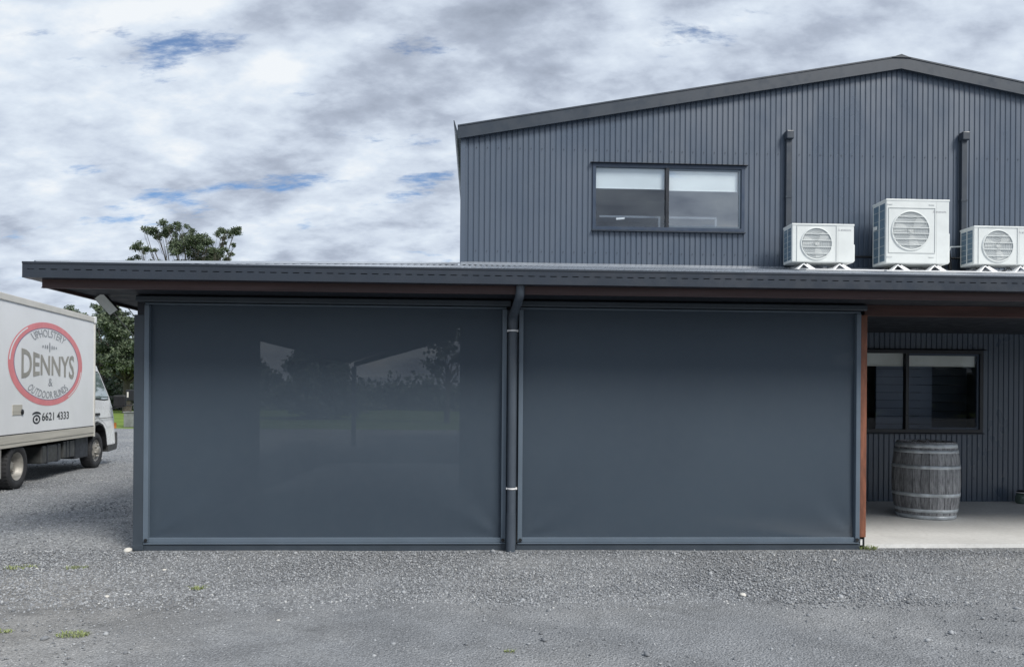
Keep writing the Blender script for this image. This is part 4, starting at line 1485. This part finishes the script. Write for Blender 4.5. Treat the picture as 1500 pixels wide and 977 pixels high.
# ================================================================== TREES
def farpos(px, Y):       # a point on the ground at depth Y in the direction of that picture column
    return (math.tan(math.atan((px - 750) / 1127.0) + R(2.6)) * (Y + 7.5), Y, -.03)


def leaf_cloud(mb, c, r, n, size, squash=(1, 1, .8), hollow=.0):
    for _ in range(n):
        while True:
            d = Vector((random.gauss(0, .5), random.gauss(0, .5), random.gauss(0, .5)))
            if hollow <= d.length < 1.35:
                break
        p = Vector((c[0] + d.x * r * squash[0], c[1] + d.y * r * squash[1], c[2] + d.z * r * squash[2]))
        a = Vector((random.gauss(0, 1), random.gauss(0, 1), random.gauss(-.3, .7))).normalized()
        b = a.cross(Vector((random.gauss(0, 1), random.gauss(0, 1), random.gauss(0, 1)))).normalized()
        s1 = size * random.uniform(.6, 1.4); s2 = s1 * random.uniform(.3, .5)
        mb.v += [tuple(p), tuple(p + a * s1 * .5 + b * s2), tuple(p + a * s1), tuple(p + a * s1 * .5 - b * s2)]
        o = len(mb.v) - 4
        mb.f.append((o, o + 1, o + 2, o + 3)); mb.sm.append(False)


def raw_mesh(mb, name):
    me = bpy.data.meshes.new(name)
    me.from_pydata(mb.v, [], mb.f)
    me.update()
    return me


def tree_from_clumps(name, label, loc, clumps, fork, tr, lmat, leaf, dens, group=None):
    """clumps: (dx, dy, z, r); every clump is fed by its own limb from the trunk."""
    t = thing(name, label, 'tree', loc, 0, group)
    tk = MB()
    pts = [(0, 0, -.1), (random.uniform(-.1, .1), random.uniform(-.1, .1), fork * .5), (random.uniform(-.15, .15), 0, fork)]
    tk.tube(pts, [tr * 1.25, tr, tr * .8], 10)
    for (dx, dy, z, r) in clumps:
        f0 = random.uniform(.75, 1.0)
        s = Vector((pts[2][0] * f0, 0, fork * f0))
        e = Vector((dx, dy, z - r * .1))
        m1 = s.lerp(e, .35) + Vector((random.gauss(0, .25), random.gauss(0, .25), .06 * (e - s).length))
        m2 = s.lerp(e, .7) + Vector((random.gauss(0, .2), random.gauss(0, .2), .03 * (e - s).length))
        tk.tube([s, m1, m2, e], [tr * .36, tr * .24, tr * .15, tr * .05], 6)
        for _ in range(4):
            d = Vector((random.gauss(0, 1), random.gauss(0, 1), random.gauss(.4, .7))).normalized() * r * .8
            q = m2.lerp(e, random.random())
            tk.tube([q, q + d * .5 + Vector((0, 0, .05)), e + d], [tr * .09, tr * .06, tr * .03], 5)
    part('trunk', tk, M['bark'], t, None, False)
    cr = MB()
    for (dx, dy, z, r) in clumps:
        k = 6 if r < 1 else int(6 * r)
        for _ in range(k):
            d = Vector((random.gauss(0, .62), random.gauss(0, .6), random.gauss(0, .42))) * r
            rr = r * (random.uniform(.30, .72) if r < 1 else random.uniform(.28, .6))
            leaf_cloud(cr, (dx + d.x, dy + d.y, z + d.z), rr, int(dens * rr * rr) + 10, leaf)
    o = link('crown', raw_mesh(cr, 'crown'), lmat, t, False)
    return t


random.seed(11)
S0 = 20.0      # pixels per metre at the tall gum's distance
def gum_clumps(px):
    out = []
    for (x, y, r) in px:
        out.append(((x - 282) / S0, random.uniform(-1.3, 1.3), (579 - y - 14) / S0 + 1.5, r / S0 * 1.08))
    return out
gum = gum_clumps([(217, 337, 8), (229, 336, 8), (226, 340, 5), (247, 333, 9), (256, 331, 6), (240, 340, 7), (272, 340, 9), (284, 344, 7), (265, 350, 11), (276, 356, 12), (292, 356, 11), (302, 354, 8),
                  (268, 368, 11), (284, 372, 12), (298, 368, 11), (309, 361, 6), (313, 352, 4), (312, 339, 7), (325, 336, 7), (336, 336, 8), (331, 342, 6), (322, 368, 6), (326, 377, 6), (341, 370, 5), (343, 360, 3),
                  (213, 364, 7), (222, 369, 6), (228, 365, 4), (203, 377, 6), (222, 381, 6), (243, 384, 9), (262, 382, 10), (300, 383, 11), (280, 390, 14), (310, 390, 9), (255, 398, 12), (300, 402, 14), (240, 405, 10), (325, 400, 9)])
tree_from_clumps('gum_tree', 'tall open gum tree rising behind the low verandah roof', farpos(282, 47.5), gum, 4.2, .24, M['leaf'], .095, 2900)


def bushy(h, w_, n, low=.25, rs=(.55, .95)):
    out = []
    for _ in range(n):
        z = random.uniform(low, .93) * h
        f = math.sin(min(1, max(.12, (z / h - low * .6) / (1 - low * .6))) * math.pi) ** .6
        a = random.uniform(0, 6.283); q = math.sqrt(random.random()) * w_ * .5 * max(.35, f)
        out.append((math.cos(a) * q, math.sin(a) * q, z, random.uniform(*rs) * w_ * .17))
    return out


random.seed(23)
grp = 'trees along the far side of the field'
spec = [('tall dark leafy tree beyond the truck cab, right of its cargo box', 152, 56, 9.0, 4.6, 26, 'leafdark', .18),
        ('broad dark tree beside the end post, with branches against the sky', 186, 50, 8.1, 6.0, 24, 'leaf', .40),
        ('low dense dark tree behind the cab, under the taller trees', 176, 61, 6.2, 7.5, 26, 'leafdark', .08),
        ('thin treetop showing just above the truck box roof', 97, 56, 9.3, 3.4, 12, 'leaf', .45),
        ('small rounded tree behind the left end of the building', 215, 66, 7.0, 6.5, 22, 'leafdark', .12)]
for lab, px, Y, h, w_, n, mt, low in spec:
    tree_from_clumps('field_tree', lab, farpos(px, Y), bushy(h, w_, n, low), h * max(.2, low * .8), .16 + h * .012, M[mt], .16, 1300, grp)
# scrub at the foot of those trees and a farther row seen through the left screen
random.seed(5)
fs_ = MB()
for k in range(70):
    p = farpos(60 + k * 9.6, random.uniform(64, 84))
    leaf_cloud(fs_, (p[0], p[1], random.uniform(.9, 1.6)), random.uniform(1.5, 2.6), 190, .5, (1.3, 1, .9), .2)
o = link('far_shrubbery', raw_mesh(fs_, 'far_shrubbery'), M['leafdark'])
tag(o, 'dark belt of shrubs along the far edge of the field', None, None, 'stuff')
random.seed(17)
bt = MB()  # unseen shrubs added behind the camera to darken what the porch window reflects
for k in range(46):
    leaf_cloud(bt, (-42 + k * 2.6 + random.uniform(-.6, .6), -48 + random.uniform(-2, 2), random.uniform(1.4, 3.0)), random.uniform(2.4, 3.6), 210, 1.0, (1.1, 1, 1.0), .1)
o = link('unseen_shrubbery', raw_mesh(bt, 'unseen_shrubbery'), M['leafdark'])
tag(o, 'unseen belt of shrubs behind the camera, added to darken the porch window reflection', None, None, 'stuff')
random.seed(31)
tree_from_clumps('field_tree', 'faint broad tree seen through the left part of the left screen view', farpos(462, 40), bushy(4.3, 6.6, 26, .1), .6, .14, M['leafdark'], .2, 700, grp)
tree_from_clumps('field_tree', 'faint tree seen through the upper right of the left screen view', farpos(655, 34), bushy(5.6, 3.2, 16, .45), 2.4, .14, M['leafdark'], .2, 140, grp)

# ---------------------------------------------------------------- overhead wires
for k2, (sx_, sz_, ex_, ez_) in enumerate(((-3.77, 2.47, 222, 5.2), (-3.77, 2.52, 232, 5.9))):
    wr = MB()
    e_ = farpos(ex_, 50)
    pts = []
    for k in range(15):
        u = k / 14
        pts.append((sx_ + (e_[0] - sx_) * u, .35 + .4 * k2 + (50 - .35) * u, sz_ + (ez_ - sz_) * u - 1.4 * u * (1 - u)))
    wr.tube(pts, [.006 + .02 * k / 14 for k in range(15)], 5)
    single('overhead_wire', wr, M['black'], ('lower' if k2 == 0 else 'upper') + ' black overhead wire running from the left eave towards the trees', 'wire', 'overhead wires at the left eave')
# ---------------------------------------------------------------- letterbox and trough by the grass
lbx = farpos(190, 27)
lb = thing('letter_box', 'small black letter box on a leaning post by the grass', 'letter box', (lbx[0], lbx[1], 0))
part('post', MB().tube([(-.04, 0, -.05), (.10, 0, 1.15)], .035, 8), M['bark'], lb, None, False)
part('box', MB().box((-.10, -.2, 1.12), (.30, .2, 1.62), .05), M['black'], lb, None, False)
part('door', MB().box((-.03, -.212, 1.28), (.04, -.201, 1.52), .004), M['stonewhite'], lb, None, False)
tb = farpos(199, 27.3)
tg = thing('water_trough', 'grey concrete trough beside the letter box on the grass', 'trough', (tb[0], tb[1], 0))
part('basin', MB().box((-.35, -.4, -.03), (.5, .4, .60), .03), M['trough'], tg, None, False)
part('rim', MB().box((-.38, -.43, .601), (.53, .43, .66), .02), M['trough'], tg, None, False)


# ---------------------------------------------------------------- grass tufts and single stones
def tuft(x, y, w_, h, n, label):
    mb = MB()
    for _ in range(n):
        a = random.uniform(0, 6.283); q = math.sqrt(random.random())
        bx_, by_ = math.cos(a) * q * w_, math.sin(a) * q * w_ * .6
        ln = h * random.uniform(.5, 1.3)
        dx, dy = random.gauss(0, .6) * ln, random.gauss(0, .6) * ln
        wd = random.uniform(.0016, .0035)
        pa = math.atan2(dy, dx) + 1.57
        ox, oy = math.cos(pa) * wd, math.sin(pa) * wd
        o = len(mb.v)
        mb.v += [(bx_ - ox, by_ - oy, 0), (bx_ + ox, by_ + oy, 0), (bx_ + dx * .5 + ox, by_ + dy * .5 + oy, ln * .5), (bx_ + dx * .5 - ox, by_ + dy * .5 - oy, ln * .5), (bx_ + dx * 1.2, by_ + dy * 1.2, ln * .55)]
        mb.f += [(o, o + 1, o + 2, o + 3), (o + 3, o + 2, o + 4)]; mb.sm += [False, False]
    o = link('grass_tuft', raw_mesh(mb, 'grass_tuft'), M['blade'])
    o.location = (x, y, .0)
    tag(o, label, 'grass tuft', 'green tufts growing in the gravel')


random.seed(41)
for a in ((-2.48, -2.63, .10, .028, 150, 'largest pale green grass tuft in the driveway at the lower left'),
          (-2.12, -1.52, .06, .04, 70, 'small green tuft in the gravel below the left screen'),
          (-3.88, -.75, .15, .022, 150, 'flat green tuft in the gravel near the left edge of the photo'),
          (-3.40, -.78, .10, .025, 110, 'thin green tuft in the gravel left of the end post foot'),
          (3.90, -.02, .09, .05, 120, 'green tuft at the foot of the brown timber post'),
          (.20, -3.0, .03, .02, 30, 'tiny yellow green tuft in the driveway at the lower middle'),
          (-2.93, -2.55, .05, .02, 50, 'faint green tuft in the driveway at the lower left corner')):
    tuft(*a)


def pebble(x, y, r, label, seed):
    bm = bmesh.new()
    bmesh.ops.create_icosphere(bm, subdivisions=2, radius=1)
    for v in bm.verts:
        k = 1 + .28 * mnoise.noise(v.co * 1.3 + Vector((seed, 0, 0)))
        v.co = Vector((v.co.x * r * 1.2 * k, v.co.y * r * k, v.co.z * r * .62 * k + r * .3))
    me = bpy.data.meshes.new('white_stone')
    bm.to_mesh(me); bm.free()
    for p in me.polygons: p.use_smooth = True
    o = link('white_stone', me, M['stonewhite'])
    o.location = (x, y, 0)
    o.rotation_euler = (0, 0, seed)
    tag(o, label, 'stone', 'larger pale stones lying in the gravel')


for i, a in enumerate(((2.02, -1.765, .023, 'pale flat stone in front of the right screen at the driveway edge'),
                       (-2.70, -1.73, .017, 'white stone at the left near the driveway edge'),
                       (-2.63, -.87, .015, 'white stone in the gravel below the end post'),
                       (-3.28, -.08, .04, 'round white stone at the foot of the end post'),
                       (-1.30, -2.35, .011, 'white pebble in the driveway left of the middle'),
                       (3.3, -.55, .018, 'white pebble in the gravel close to the brown post'))):
    pebble(*a, 1.7 * i)
